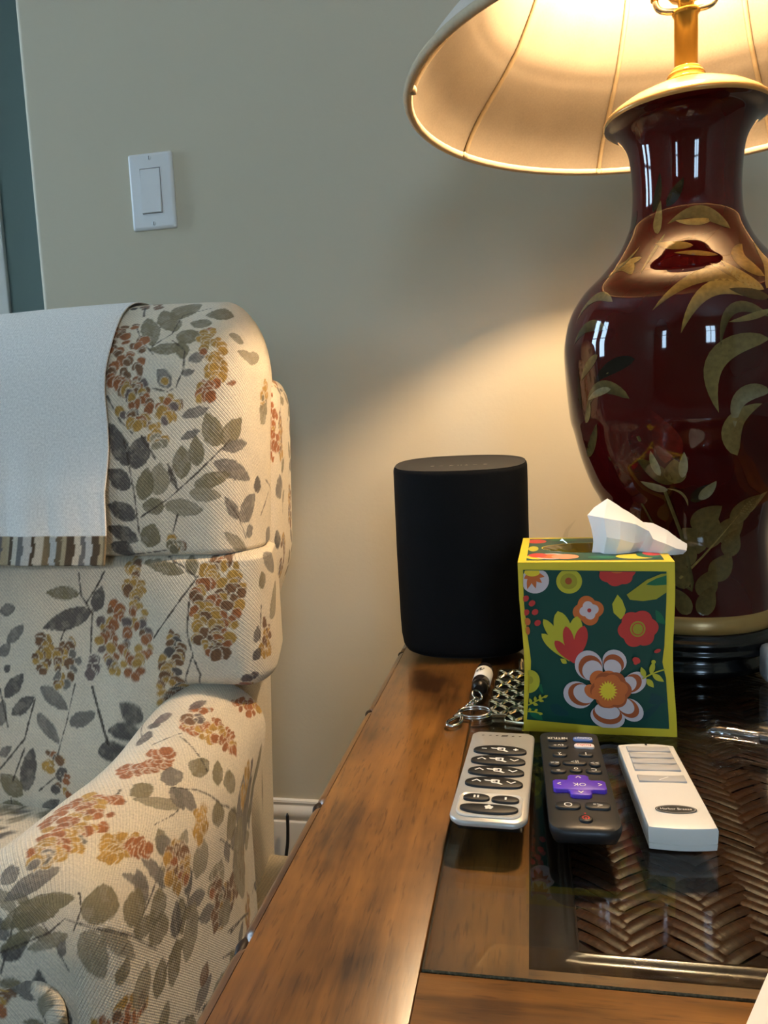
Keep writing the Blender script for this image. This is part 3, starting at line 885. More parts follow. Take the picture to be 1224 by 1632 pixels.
    # sprigs and small marks
    def sprig(pts, c='lime'):
        FR.stroke(pm(pts), 0.008, ix[c])
    sprig([(888, 1200), (940, 1170), (985, 1150), (1030, 1135)])
    for a in ((905, 1190, 880, 1125, 34), (940, 1170, 962, 1085, 34), (915, 1200, 958, 1252, 38), (950, 1168, 1022, 1212, 38)): leafp(*a, 'lime')
    el(958, 1090, 14, 12, 'lime')
    el(850, 1085, 26, 20, 'red', 0.4, 14); el(845, 1102, 14, 10, 'red', 0, 10); el(980, 1020, 22, 12, 'red', -0.4, 12)
    el(160, 1237, 66, 74, 'lime'); el(158, 1228, 24, 26, 'lime2')
    sprig([(160, 1390), (215, 1360), (270, 1328)])
    for a in ((180, 1380, 165, 1345, 20), (205, 1365, 200, 1330, 20), (235, 1350, 232, 1318, 18), (190, 1378, 225, 1388, 20), (225, 1355, 262, 1362, 18), (255, 1338, 285, 1322, 18)): leafp(*a, 'lime')
    sprig([(160, 1430), (205, 1432), (255, 1442)])
    for a in ((175, 1430, 170, 1405, 18), (205, 1432, 222, 1412, 18), (230, 1438, 258, 1446, 18)): leafp(*a, 'lime')
    leafp(400, 1115, 358, 1085, 30, 'lime')
    # carry the flat outlines onto the bowed face
    me = bpy.data.meshes.new('printed_panel')
    FV = []
    for (u, z, h) in FR.v:
        p = P(min(max(u, 0), 1), min(max(z, 0), 1)); FV.append((p[0], p[1]-h-0.0004, p[2]))
    fp = mesh('front_print', FV, FR.f, mats, t, False, midx=FR.m)
    # side prints: the same green panels with a few blooms
    for sx in (0, 1):
        SP = Flat(0.00005); SP.poly(dens([(0.10, 0.05), (0.94, 0.05), (0.94, 0.94), (0.10, 0.94)], 8), ix['grn'])
        for (cx, cy, r, c) in ((0.30, 0.75, 0.13, 'red'), (0.30, 0.75, 0.05, 'lime'), (0.70, 0.80, 0.10, 'lime'), (0.70, 0.80, 0.03, 'brn'), (0.55, 0.33, 0.20, 'wht'), (0.55, 0.33, 0.15, 'ora'), (0.55, 0.33, 0.06, 'yel2'), (0.80, 0.55, 0.07, 'ora'), (0.22, 0.45, 0.06, 'lime')):
            SP.poly([(cx+r*(0.88+0.12*math.cos(6*th))*math.cos(th), cy+r*(0.88+0.12*math.cos(6*th))*math.sin(th)) for th in (2*PI*k/48 for k in range(48))], ix[c])
        SV = []
        for (u, z, h) in SP.v:
            p = P(float(sx), z); SV.append((p[0]+(1 if sx else -1)*(h+0.0004), -D/2+u*D, p[2]))
        mesh('side_print', SV, SP.f, mats, t, False, midx=SP.m)
    # top print
    TP = Flat(0.00003)
    w2, d2 = W/2-0.006, D/2-0.007
    n2 = 40
    oval2 = [(0.0378*math.cos(2*PI*k/n2), 0.004+0.0232*math.sin(2*PI*k/n2)) for k in range(n2)]
    o = 0
    tv = []; tf = []; tm = []
    for k in range(n2):
        th = 2*PI*k/n2; c, s = math.cos(th), math.sin(th); m = max(abs(c), abs(s)); tv.append((c/m*w2, s/m*d2, 0))
    tv += [(*p, 0) for p in oval2]
    for k in range(n2): tf.append((k, (k+1) % n2, n2+(k+1) % n2, n2+k)); tm.append(ix['grn'])
    def tel(cx, cy, a, bb, c, lv, rot=0.0, n=22):
        pts = [p for p in ellipse(cx, cy, a, bb, n, rot)]
        pts = [(max(-w2, min(w2, p[0])), max(-d2, min(d2, p[1]))) for p in pts]
        pts2 = []
        for p in pts:
            q = (p[0]/0.0385)**2 + ((p[1]-0.004)/0.0238)**2
            if q < 1:
                k = 1/math.sqrt(max(q, 1e-6)); p = (p[0]*k, 0.004+(p[1]-0.004)*k)
            pts2.append(p)
        b0 = len(tv); tv.extend([(p[0], p[1], lv*0.00003) for p in pts2]); tf.append(tuple(range(b0, b0+n))); tm.append(ix[c])
    for a in ((-0.040, -0.036, 0.009, 0.010, 'yel2', 1), (-0.030, -0.034, 0.012, 0.012, 'wht', 2), (-0.031, -0.034, 0.009, 0.009, 'ora', 3), (-0.040, -0.030, 0.007, 0.009, 'red', 4), (-0.020, -0.036, 0.010, 0.010, 'pk', 5),
              (-0.042, 0.036, 0.008, 0.010, 'red', 1), (-0.044, 0.0, 0.004, 0.012, 'lime', 2), (0.030, -0.036, 0.014, 0.010, 'yel2', 1), (0.040, -0.030, 0.009, 0.012, 'grn2', 2), (0.043, -0.024, 0.007, 0.010, 'red', 3),
              (0.036, 0.038, 0.010, 0.009, 'red', 4), (0.020, 0.040, 0.012, 0.008, 'lime', 5), (-0.02, 0.042, 0.012, 0.007, 'grn2', 6), (0.006, -0.040, 0.010, 0.006, 'grn2', 7)):
        tel(*a)
    mesh('top_print', tv, tf, mats, t, False, loc=(0, 0, Hh+0.0002), midx=tm)
    # clear film round the slot, dark inside, folded tissue below
    M['box_in'] = plain('carton_inside', rgb(150, 140, 125), 0.8)
    M['tissue'] = plain('white_tissue_paper', rgb(244, 242, 238), 0.85, var=0.01, bump=0.15, bscale=900)
    v = []; f = []
    rng = random.Random(5)
    for k in range(n): 
        th = 2*PI*k/n
        v.append((0.037*math.cos(th), 0.004+0.0225*math.sin(th), Hh+0.0001))
    for k in range(n):
        th = 2*PI*k/n; q = 1+0.15*rng.random()
        v.append((0.028*q*math.cos(th), 0.004+0.006*math.sin(th), Hh-0.004+0.003*rng.random()))
    mesh('film', v, [(k, (k+1) % n, n+(k+1) % n, n+k) for k in range(n)], 'film', t, True)
    # a corner of torn film standing up at the left
    v = [(-0.030, 0.008, Hh), (-0.018, 0.010, Hh+0.001), (-0.0165, 0.011, Hh+0.012), (-0.010, 0.012, Hh+0.022), (-0.0185, 0.012, Hh+0.014), (-0.022, 0.010, Hh+0.006)]
    mesh('film_tear', v, [(0, 1, 2, 5), (5, 2, 4), (2, 3, 4)], 'film', t, True)
    b = B().box((-W/2+0.007, -D/2+0.006, 0.001), (W/2-0.007, D/2-0.004, Hh-0.022)); b.build('folded_tissues', 'tissue', t, bevel=0.002)
    # the tissue that stands up: a folded sheet (x, y, z above the box top)
    def q(x, z, y): return (x-0.044, y-0.614, z+0.1065+Hh)
    K = [q(0.0445, -0.1085, 0.606), q(0.0520, -0.1090, 0.590), q(0.0600, -0.1095, 0.588), q(0.0695, -0.1090, 0.592), q(0.0770, -0.1085, 0.600),     # 0-4 base
         q(0.0470, -0.0940, 0.600), q(0.0545, -0.0935, 0.588), q(0.0640, -0.0950, 0.586), q(0.0745, -0.0985, 0.590), q(0.0822, -0.0985, 0.598),     # 5-9
         q(0.0416, -0.0789, 0.606), q(0.0532, -0.0800, 0.594), q(0.0650, -0.0820, 0.592), q(0.0760, -0.0850, 0.594), q(0.0858, -0.0910, 0.598),     # 10-14
         q(0.0470, -0.0740, 0.612), q(0.0570, -0.0670, 0.612), q(0.0675, -0.0745, 0.610), q(0.0760, -0.0800, 0.608), q(0.0825, -0.0850, 0.606)]     # 15-19
    F = []
    for r in range(3):
        for c in range(4): a = r*5+c; F.append((a, a+1, a+6, a+5))
    # back sheet closing behind the ridge
    K += [q(0.0500, -0.1080, 0.622), q(0.0620, -0.1080, 0.626), q(0.0740, -0.1085, 0.624), q(0.0820, -0.1080, 0.616)]    # 20-23
    F += [(15, 16, 20), (16, 17, 21, 20), (17, 18, 22, 21), (18, 19, 23, 22), (10, 15, 20), (10, 20, 0, 5)]
    # the fold that flops to the right
    K += [q(0.0900, -0.0862, 0.606), q(0.0997, -0.0913, 0.604), q(0.1070, -0.0975, 0.602), q(0.1130, -0.1012, 0.600),      # 24-27 upper edge
          q(0.0880, -0.0960, 0.592), q(0.0965, -0.0990, 0.588), q(0.1040, -0.1030, 0.590), q(0.1118, -0.1050, 0.594),     # 28-31 middle crease
          q(0.0850, -0.1070, 0.594), q(0.0930, -0.1075, 0.590), q(0.1020, -0.1082, 0.592), q(0.1095, -0.1082, 0.596)]     # 32-35 lower edge
    F += [(19, 24, 28, 14), (24, 25, 29, 28), (25, 26, 30, 29), (26, 27, 31, 30), (14, 28, 32, 9), (28, 29, 33, 32), (29, 30, 34, 33), (30, 31, 35, 34), (9, 32, 4)]
    K += [q(0.0900, -0.1060, 0.618), q(0.1000, -0.1065, 0.616), q(0.1080, -0.1068, 0.610)]
    F += [(23, 19, 24, 36), (36, 24, 25, 37), (37, 25, 26, 38), (38, 26, 27, 31)]
    o = mesh('tissue', K, F, 'tissue', t, True)
    bm = bmesh.new(); bm.from_mesh(o.data)
    bmesh.ops.subdivide_edges(bm, edges=bm.edges, cuts=3, use_grid_fill=True, smooth=0.0)
    rng = random.Random(9)
    for vv in bm.verts: vv.co += Vector((rng.uniform(-1, 1), rng.uniform(-1, 1), rng.uniform(-1, 1)))*0.00012
    bmesh.ops.recalc_face_normals(bm, faces=bm.faces)
    for fc in bm.faces: fc.smooth = True
    bm.to_mesh(o.data); bm.free()
    try: o.data.set_sharp_from_angle(angle=math.radians(16))
    except Exception: pass
tissue_box()

# ------------------------------------------------------------------ remote controls
M['rc_white'] = plain('ivory_plastic', rgb(226, 222, 214), 0.4, var=0.01)
M['rc_grey'] = plain('grey_rubber_keys', rgb(176, 174, 172), 0.55, var=0.02)
M['rc_black'] = plain('black_plastic', rgb(34, 33, 33), 0.42, var=0.05)
M['rc_blackkey'] = plain('black_rubber_keys', rgb(17, 17, 18), 0.5, var=0.05)
M['rc_silver'] = plain('silver_painted_plastic', rgb(186, 184, 178), 0.36, metal=0.35, var=0.02, nscale=500)
M['rc_silver_rim'] = plain('pale_silver_rim', rgb(214, 212, 206), 0.32, metal=0.2, var=0.01)
M['ink_white'] = plain('white_ink', rgb(236, 234, 228), 0.6, var=0.01)
M['ink_dark'] = plain('dark_ink', rgb(46, 42, 38), 0.6)
M['ink_red'] = plain('red_ink', rgb(200, 40, 40), 0.6)
M['purple'] = plain('purple_rubber', rgb(92, 52, 190), 0.42, var=0.03)
M['blue_key'] = plain('blue_key', rgb(70, 104, 170), 0.5)
M['white_key'] = plain('white_key', rgb(226, 214, 210), 0.5)

def place(far, near):
    """origin at the near end's middle, local +y towards the far end"""
    d = Vector(far)-Vector(near); return math.atan2(-d.x, d.y), d.length
def key(name, pts, z0, h, mat, parent, r=0.0006, dome=0.0):
    lv = [(pts, z0), (pts, z0+h-r), (inset(pts, r*0.35), z0+h-r*0.35), (inset(pts, r), z0+h)]
    v, f = slab(lv)
    return mesh(name, v, f, mat, parent, True, angle=45)

def white_remote():
    rz, L = place((0.0697, 0.508), (0.0743, 0.4045))
    t = empty('remote_control', (0.0743, 0.4045, GZ), rz, 'ivory white fan remote with grey bar buttons and a dark oval badge', 'remote control')
    w, h = 0.0356, 0.0140
    n = 10
    def outline(k):
        # slightly bowed ends
        pts = []
        for i in range(n+1): u = i/n*2-1; pts.append((u*(w/2-k), k*0.9 - 0.0016*(1-u*u)))
        for i in range(n+1): u = 1-i/n*2; pts.append((u*(w/2-k), L-k*0.9 + 0.0030*(1-u*u)))
        return pts
    def top(x, y): return h - 0.0011*(x/(w/2))**2*0 + 0.0012*(1-(x/(w/2))**2)*(1.0 if y < 0.02 else 0.8)
    lv = [(outline(0.0020), 0.0003), (outline(0.0006), 0.0012), (outline(0.0003), 0.0045), (outline(0.0008), 0.0047), (outline(0.0008), 0.0050), (outline(0.0003), 0.0052),
          (outline(0.0), h-0.0016), (outline(0.0005), h-0.0004), (outline(0.0016), h)]
    v, f = slab(lv); f = f[:-1]
    # crowned top face
    base = len(v); m = 2*(n+1)
    pts = outline(0.0016); rows = 14
    idx0 = [base-m+i for i in range(m)]
    cols = []
    for i in range(n+1):
        a = pts[i]; c = pts[m-1-i]
        col = [idx0[i]]
        for r in range(1, rows):
            s = r/rows; x = a[0]+(c[0]-a[0])*s; y = a[1]+(c[1]-a[1])*s
            v.append((x, y, h+0.0010*(1-(x/(w/2))**2)*math.sin(PI*min(1, s*6)*0.5)*math.sin(PI*min(1, (1-s)*6)*0.5))); col.append(len(v)-1)
        col.append(idx0[m-1-i]); cols.append(col)
    for i in range(n):
        for r in range(rows): f.append((cols[i][r], cols[i+1][r], cols[i+1][r+1], cols[i][r+1]))
    mesh('shell', v, f, 'rc_white', t, True, angle=40)
    zt = h+0.0008
    for k, (yy, hh, ww) in enumerate(((0.0945, 0.0066, 0.0265), (0.0850, 0.0066, 0.0265), (0.0767, 0.0062, 0.0265), (0.0680, 0.0078, 0.0270), (0.0532, 0.0078, 0.0270))):
        pts = []
        for i in range(9): u = i/8*2-1; pts.append((u*ww/2, yy-hh/2-0.0013*(1-u*u)*0.6))
        for i in range(9): u = 1-i/8*2; pts.append((u*ww/2, yy+hh/2-0.0008*(1-u*u)))
        b = key('key', pts, h-0.001, 0.0027, 'rc_grey', t, 0.0005)
        if k == 4:
            fl = Flat(); fl.stroke([(-0.002, yy-0.003), (0.004, yy+0.001)], 0.0006, 0); fl.build('key_mark', ['ink_white'], b, (0, 0, h+0.0018))
    fl = Flat(); fl.poly(ellipse(0, 0, 0.0110, 0.0046, 40), 0); fl.poly(ellipse(0, 0, 0.0104, 0.0041, 40), 1); fl.poly(ellipse(0, 0, 0.0100, 0.0038, 40), 0)
    bd = fl.build('badge', ['rc_blackkey', 'rc_grey'], t, (0.0, 0.0168, h+0.0011))
    text_part('badge_lettering', 'Harbor Breeze', 0.0030, 'ink_white', bd, (0, 0, 0.0002), xs=0.92)
    v, f = lathe([(0.0008, 0.0), (0.0008, 0.0003)], 10, True, True); mesh('led', v, f, 'ink_dark', t, False, loc=(0, L-0.0015, zt))
    # grooves between the keys' field and the far end
    fl = Flat(); fl.stroke([(-0.0165+0.033*k/10, L-0.0062-0.0018*(1-(k/5-1)**2)*-1) for k in range(11)], 0.0004, 0); fl.build('groove', ['rc_grey'], t, (0, 0, h+0.0010))
white_remote()

def black_remote():
    far, near = (0.0205, 0.520), (0.0242, 0.3905)
    rz, L = place(far, near)
    t = empty('remote_control', (near[0], near[1], GZ), rz, 'black streaming remote with a purple cross shaped key, lying between two pale remotes', 'remote control')
    w = 0.0385; n = 8
    def ol(k, near_k=0.0): return [(x, y+L/2) for x, y in rrect(w-2*k, L-2*k, (0.011, 0.011, 0.006, 0.006), n)]
    def ol2(k, cut):   # underside: pulled in at the near end so the body curves up
        return [(x*(1-0.10*0), max(y, cut)) for x, y in ol(k)]
    hz = lambda base: (lambda x, y: base + 0.0)
    def topz(x, y): return 0.0175 - 0.0010*(x/(w/2))**2
    lv = [(ol2(0.009, 0.030), 0.0003), (ol2(0.005, 0.018), 0.0016), (ol2(0.002, 0.006), 0.0060), (ol(0.0004), 0.0110), (ol(0.0), 0.0140), (ol(0.0005), 0.0158), (ol(0.0020), lambda x, y: topz(x, y)-0.0004), (ol(0.0040), topz)]
    v, f = slab(lv); f = f[:-1]
    pts = ol(0.0040); m = len(pts); base = len(v)-m
    # crowned face
    cx = len(v); 
    ring2 = inset(pts, 0.006)
    for p in ring2: v.append((p[0], p[1], topz(*p)))
    for k in range(m): f.append((base+k, base+(k+1) % m, cx+(k+1) % m, cx+k))
    ys = sorted(set(round(p[1], 5) for p in ring2))
    f.append(tuple(cx+k for k in range(m)))
    mesh('shell', v, f, 'rc_black', t, True, angle=45)
    ZT = 0.0172
    def L2(x, y):     # measured table position -> local
        p = Vector((x-near[0], y-near[1])); c, s = math.cos(-rz), math.sin(-rz); return (p.x*c-p.y*s, p.x*s+p.y*c)
    def k_(name, x, y, ww, hh, mat, r=None, h=0.0014):
        q = L2(x, y); pts = rrect(ww, hh, r if r else hh*0.45, 5, q[0], q[1]); return key(name, pts, ZT-0.0006, h+0.0006, mat, t, 0.0006), q
    def mark(par, q, s, size, mat='ink_white', xs=1.0):
        text_part('lettering', s, size, mat, par, (q[0], q[1], ZT+0.00150), (0, 0, PI), xs)
    for (x, y, m_, s, im) in ((0.0129, 0.5036, 'rc_blackkey', 'NETFLIX', 'ink_white'), (0.0294, 0.5046, 'blue_key', 'Disney+', 'ink_white'), (0.0131, 0.4926, 'rc_blackkey', 'tv+', 'ink_white'), (0.0296, 0.4940, 'white_key', 'hulu', 'ink_red')):
        o, q = k_('app_key', x, y, 0.0128, 0.0058, m_); mark(o, q, s, 0.0044, im, 0.8 if len(s) > 4 else 1.2)
    for x, y, s in ((0.0137, 0.4797, '2'), (0.0298, 0.4810, '1')):
        o, q = k_('number_key', x, y, 0.0092, 0.0060, 'rc_blackkey'); mark(o, q, s, 0.0052)
    for x, y, ww, s in ((0.0101, 0.4668, 0.0072, '<<'), (0.0222, 0.4688, 0.0148, 'II>'), (0.0342, 0.4680, 0.0072, '>>')):
        o, q = k_('transport_key', x, y, ww, 0.0066, 'rc_blackkey'); mark(o, q, s, 0.0048)
    for x, y, s in ((0.0119, 0.4571, '*'), (0.0225, 0.4587, 'o'), (0.0330, 0.4583, 'C')):
        o, q = k_('option_key', x, y, 0.0096 if s != 'o' else 0.0076, 0.0066, 'rc_blackkey'); mark(o, q, s, 0.0052)
    # the purple cross
    q = L2(0.0232, 0.4365); a, b, r = 0.0150, 0.0060, 0.0016
    cr = []
    A = 0.0125   # half height of the cross
    for (sx, sy) in ((1, -1), (1, 1), (-1, 1), (-1, -1)):
        pass
    pts = [(-b, -A+r), (-b+r, -A), (b-r, -A), (b, -A+r), (b, -b-r*0.8), (b+r*0.8, -b), (a-r, -b), (a, -b+r), (a, b-r), (a-r, b), (b+r*0.8, b), (b, b+r*0.8),
           (b, A-r), (b-r, A), (-b+r, A), (-b, A-r), (-b, b+r*0.8), (-b-r*0.8, b), (-a+r, b), (-a, b-r), (-a, -b+r), (-a+r, -b), (-b-r*0.8, -b), (-b, -b-r*0.8)]
    o = key('direction_pad', [(q[0]+x, q[1]+y) for x, y in pts], ZT-0.0006, 0.0030, 'purple', t, 0.0007)
    zz = ZT+0.0025
    text_part('lettering', 'OK', 0.0052, 'ink_white', o, (q[0], q[1], zz), (0, 0, PI))
    fl = Flat(); wv = 0.0008
    for (dx, dy, rot) in ((0, 0.0092, 0), (0, -0.0092, PI), (0.0115, 0, -PI/2), (-0.0115, 0, PI/2)):
        c, s = math.cos(rot), math.sin(rot)
        fl.stroke([(dx+x*c-y*s, dy+x*s+y*c) for x, y in ((-0.0014, -0.0010), (0, 0.0010), (0.0014, -0.0010))], wv, 0)
    fl.build('arrows', ['ink_white'], o, (q[0], q[1], zz))
    for x, y, s in ((0.0157, 0.4143, 'O'), (0.0318, 0.4153, '<-')):
        o, q = k_('home_key' if s == 'O' else 'back_key', x, y, 0.0138, 0.0076, 'rc_blackkey'); mark(o, q, s, 0.0062)
    q = L2(0.0243, 0.4003); o = key('power_key', ellipse(q[0], q[1], 0.0037, 0.0037, 24), ZT-0.0006, 0.0022, 'rc_blackkey', t, 0.0007)
    fl = Flat()
    fl.stroke([(0.0017*math.sin(a_), -0.0017*math.cos(a_)) for a_ in (0.6+(2*PI-1.2)*k/12 for k in range(13))], 0.0006, 0); fl.stroke([(0, -0.0022), (0, 0)], 0.0006, 0)
    fl.build('power_mark', ['ink_red'], o, (q[0], q[1], ZT+0.0017))
    q = L2(0.0243, 0.4075); v, f = lathe([(0.0005, 0.0), (0.0005, 0.0003)], 8, True, True); mesh('led', v, f, 'ink_red', t, False, loc=(q[0], q[1], ZT))
black_remote()

def silver_remote():
    far, near = (-0.0230, 0.5150), (-0.0280, 0.3960)
    rz, L = place(far, near)
    t = empty('remote_control', (near[0], near[1], GZ), rz, 'silver bed remote with rows of long black oval keys, nearest the floral armchair', 'remote control')
    w = 0.0432; n = 9
    def ol(k):
        pts = []
        # near end bowed, far end nearly straight with small corners
        r = 0.0065; 
        base = [(x, y) for x, y in rrect(w-2*k, L-2*k, (0.008, 0.008, 0.005, 0.005), n, 0, L/2)]
        out = []
        for x, y in base:
            u = x/(w/2); 
            if y < L/2: y -= 0.0030*(1-u*u)
            else: y += 0.0016*(1-u*u)
            out.append((x*(1-0.02*(y/L)), y))
        return out
    def ol2(k, cut): return [(x, max(y, cut)) for x, y in ol(k)]
    Zt = 0.0165
    lv = [(ol2(0.007, 0.022), 0.0003), (ol2(0.004, 0.014), 0.003), (ol2(0.0026, 0.007), 0.0095), (ol2(0.0018, 0.004), 0.0130)]
    v, f = slab(lv); mesh('underside', v, f, 'rc_black', t, True, angle=50)
    lv = [(ol(0.0012), 0.0128), (ol(0.0002), 0.0134), (ol(0.0), Zt-0.0018), (ol(0.0004), Zt-0.0006), (ol(0.0012), Zt)]
    v, f = slab(lv); mesh('shell', v, f, 'rc_silver', t, True, angle=45)
    def lens(cx, cy, a, hgt, bow=0.0012, n_=36):
        pts = []
        for k in range(n_):
            th = 2*PI*k/n_; c, sn = math.cos(th), math.sin(th)
            u = math.copysign(abs(c)**0.86, c); w_ = math.copysign(abs(sn)**0.80, sn)
            pts.append((cx+u*a, cy+w_*hgt*0.5+bow*(1-u*u)-bow*0.5))
        return pts
    def bed_icon(fl, cx, cy, s):
        # a small upside-down bed as printed: bar, box, foot
        fl.poly([(cx-0.0050*s, cy+0.0018*s), (cx+0.0006*s, cy+0.0012*s), (cx+0.0006*s, cy+0.0002*s), (cx-0.0042*s, cy+0.0006*s)], 0)
        for a, b in (((-0.0012, 0.0020), (0.0022, 0.0018)), ((0.0022, 0.0018), (0.0020, -0.0012)), ((0.0020, -0.0012), (-0.0010, -0.0010)), ((-0.0010, -0.0010), (-0.0012, 0.0020))):
            fl.stroke([(cx+a[0]*s, cy+a[1]*s), (cx+b[0]*s, cy+b[1]*s)], 0.0011, 0)
        fl.poly([(cx+0.0018*s, cy-0.0004*s), (cx+0.0044*s, cy-0.0022*s), (cx+0.0036*s, cy-0.0030*s), (cx+0.0012*s, cy-0.0016*s)], 0)
    for k, yy in enumerate((0.0880, 0.0728, 0.0576, 0.0424)):
        b = key('rocker_key', lens(0, yy, 0.0172, 0.0128), Zt-0.0006, 0.0020, 'rc_blackkey', t, 0.0006)
        ring = Flat()
        fl = Flat(); bed_icon(fl, 0.0002, yy, 1.25); z = Zt+0.0015
        if k == 0:
            fl.stroke([(-0.0118, yy), (-0.0085, yy)], 0.0011, 0); fl.stroke([(0.0085, yy), (0.0118, yy)], 0.0011, 0); fl.stroke([(0.01015, yy-0.0016), (0.01015, yy+0.0016)], 0.0011, 0)
        else:
            fl.stroke([(-0.0128, yy-0.0010), (-0.0102, yy+0.0014), (-0.0076, yy-0.0010)], 0.0011, 0)
            fl.stroke([(0.0076, yy+0.0010), (0.0102, yy-0.0014), (0.0128, yy+0.0010)], 0.0011, 0)
        fl.build('key_symbols', ['ink_white'], b, (0, 0, z))
    # raised pad with three keys
    pad = [(x, y-0.0012*(1-(x/0.018)**2)) for x, y in rrect(0.0362, 0.0268, 0.006, 8, 0, 0.0165)]
    v, f = slab([(pad, Zt-0.0004), (pad, Zt+0.0006), (inset(pad, 0.0008), Zt+0.0012), (inset(pad, 0.0022), Zt+0.0004)])
    mesh('key_pad', v, f, 'rc_silver_rim', t, True, angle=40)
    b = key('memory_key', lens(-0.0081, 0.0227, 0.0076, 0.0078, 0.0004), Zt-0.0004, 0.0022, 'rc_blackkey', t, 0.0006)
    fl = Flat(); fl.stroke([(-0.0092, 0.0212), (-0.0092, 0.0242)], 0.0011, 0); fl.stroke([(-0.0072, 0.0212), (-0.0072, 0.0242)], 0.0011, 0); fl.build('key_symbols', ['ink_white'], b, (0, 0, Zt+0.0019))
    b = key('memory_key', lens(0.0083, 0.0222, 0.0078, 0.0078, 0.0004), Zt-0.0004, 0.0022, 'rc_blackkey', t, 0.0006)
    fl = Flat(); fl.stroke([(0.0085, 0.0207), (0.0085, 0.0237)], 0.0011, 0); fl.build('key_symbols', ['ink_white'], b, (0, 0, Zt+0.0019))
    b = key('massage_key', lens(0.0, 0.0108, 0.0162, 0.0098, -0.0008), Zt-0.0004, 0.0022, 'rc_blackkey', t, 0.0006)
    fl = Flat()
    for k in range(5):
        a = 2*PI*k/5+0.3; fl.poly(ellipse(0.0014*math.cos(a), 0.0110+0.0014*math.sin(a), 0.0012, 0.0010, 12, a), 0)
    fl.build('key_symbols', ['ink_white'], b, (0, 0, Zt+0.0019))
    # the faint row of small marks at the far end
    fl = Flat()
    for k, X in enumerate((-0.0135, -0.0085, -0.0040, 0.0012, 0.0068, 0.0115)):
        if k == 3: fl.poly([(X-0.0024, 0.1120), (X+0.0018, 0.1125), (X+0.0024, 0.1143), (X-0.0018, 0.1138)], 0)
        else: fl.stroke([(X-0.0008, 0.1128), (X+0.0008, 0.1134)], 0.0009, 0)
    fl.build('logo_marks', ['ink_dark'], t, (0, 0, Zt))
silver_remote()

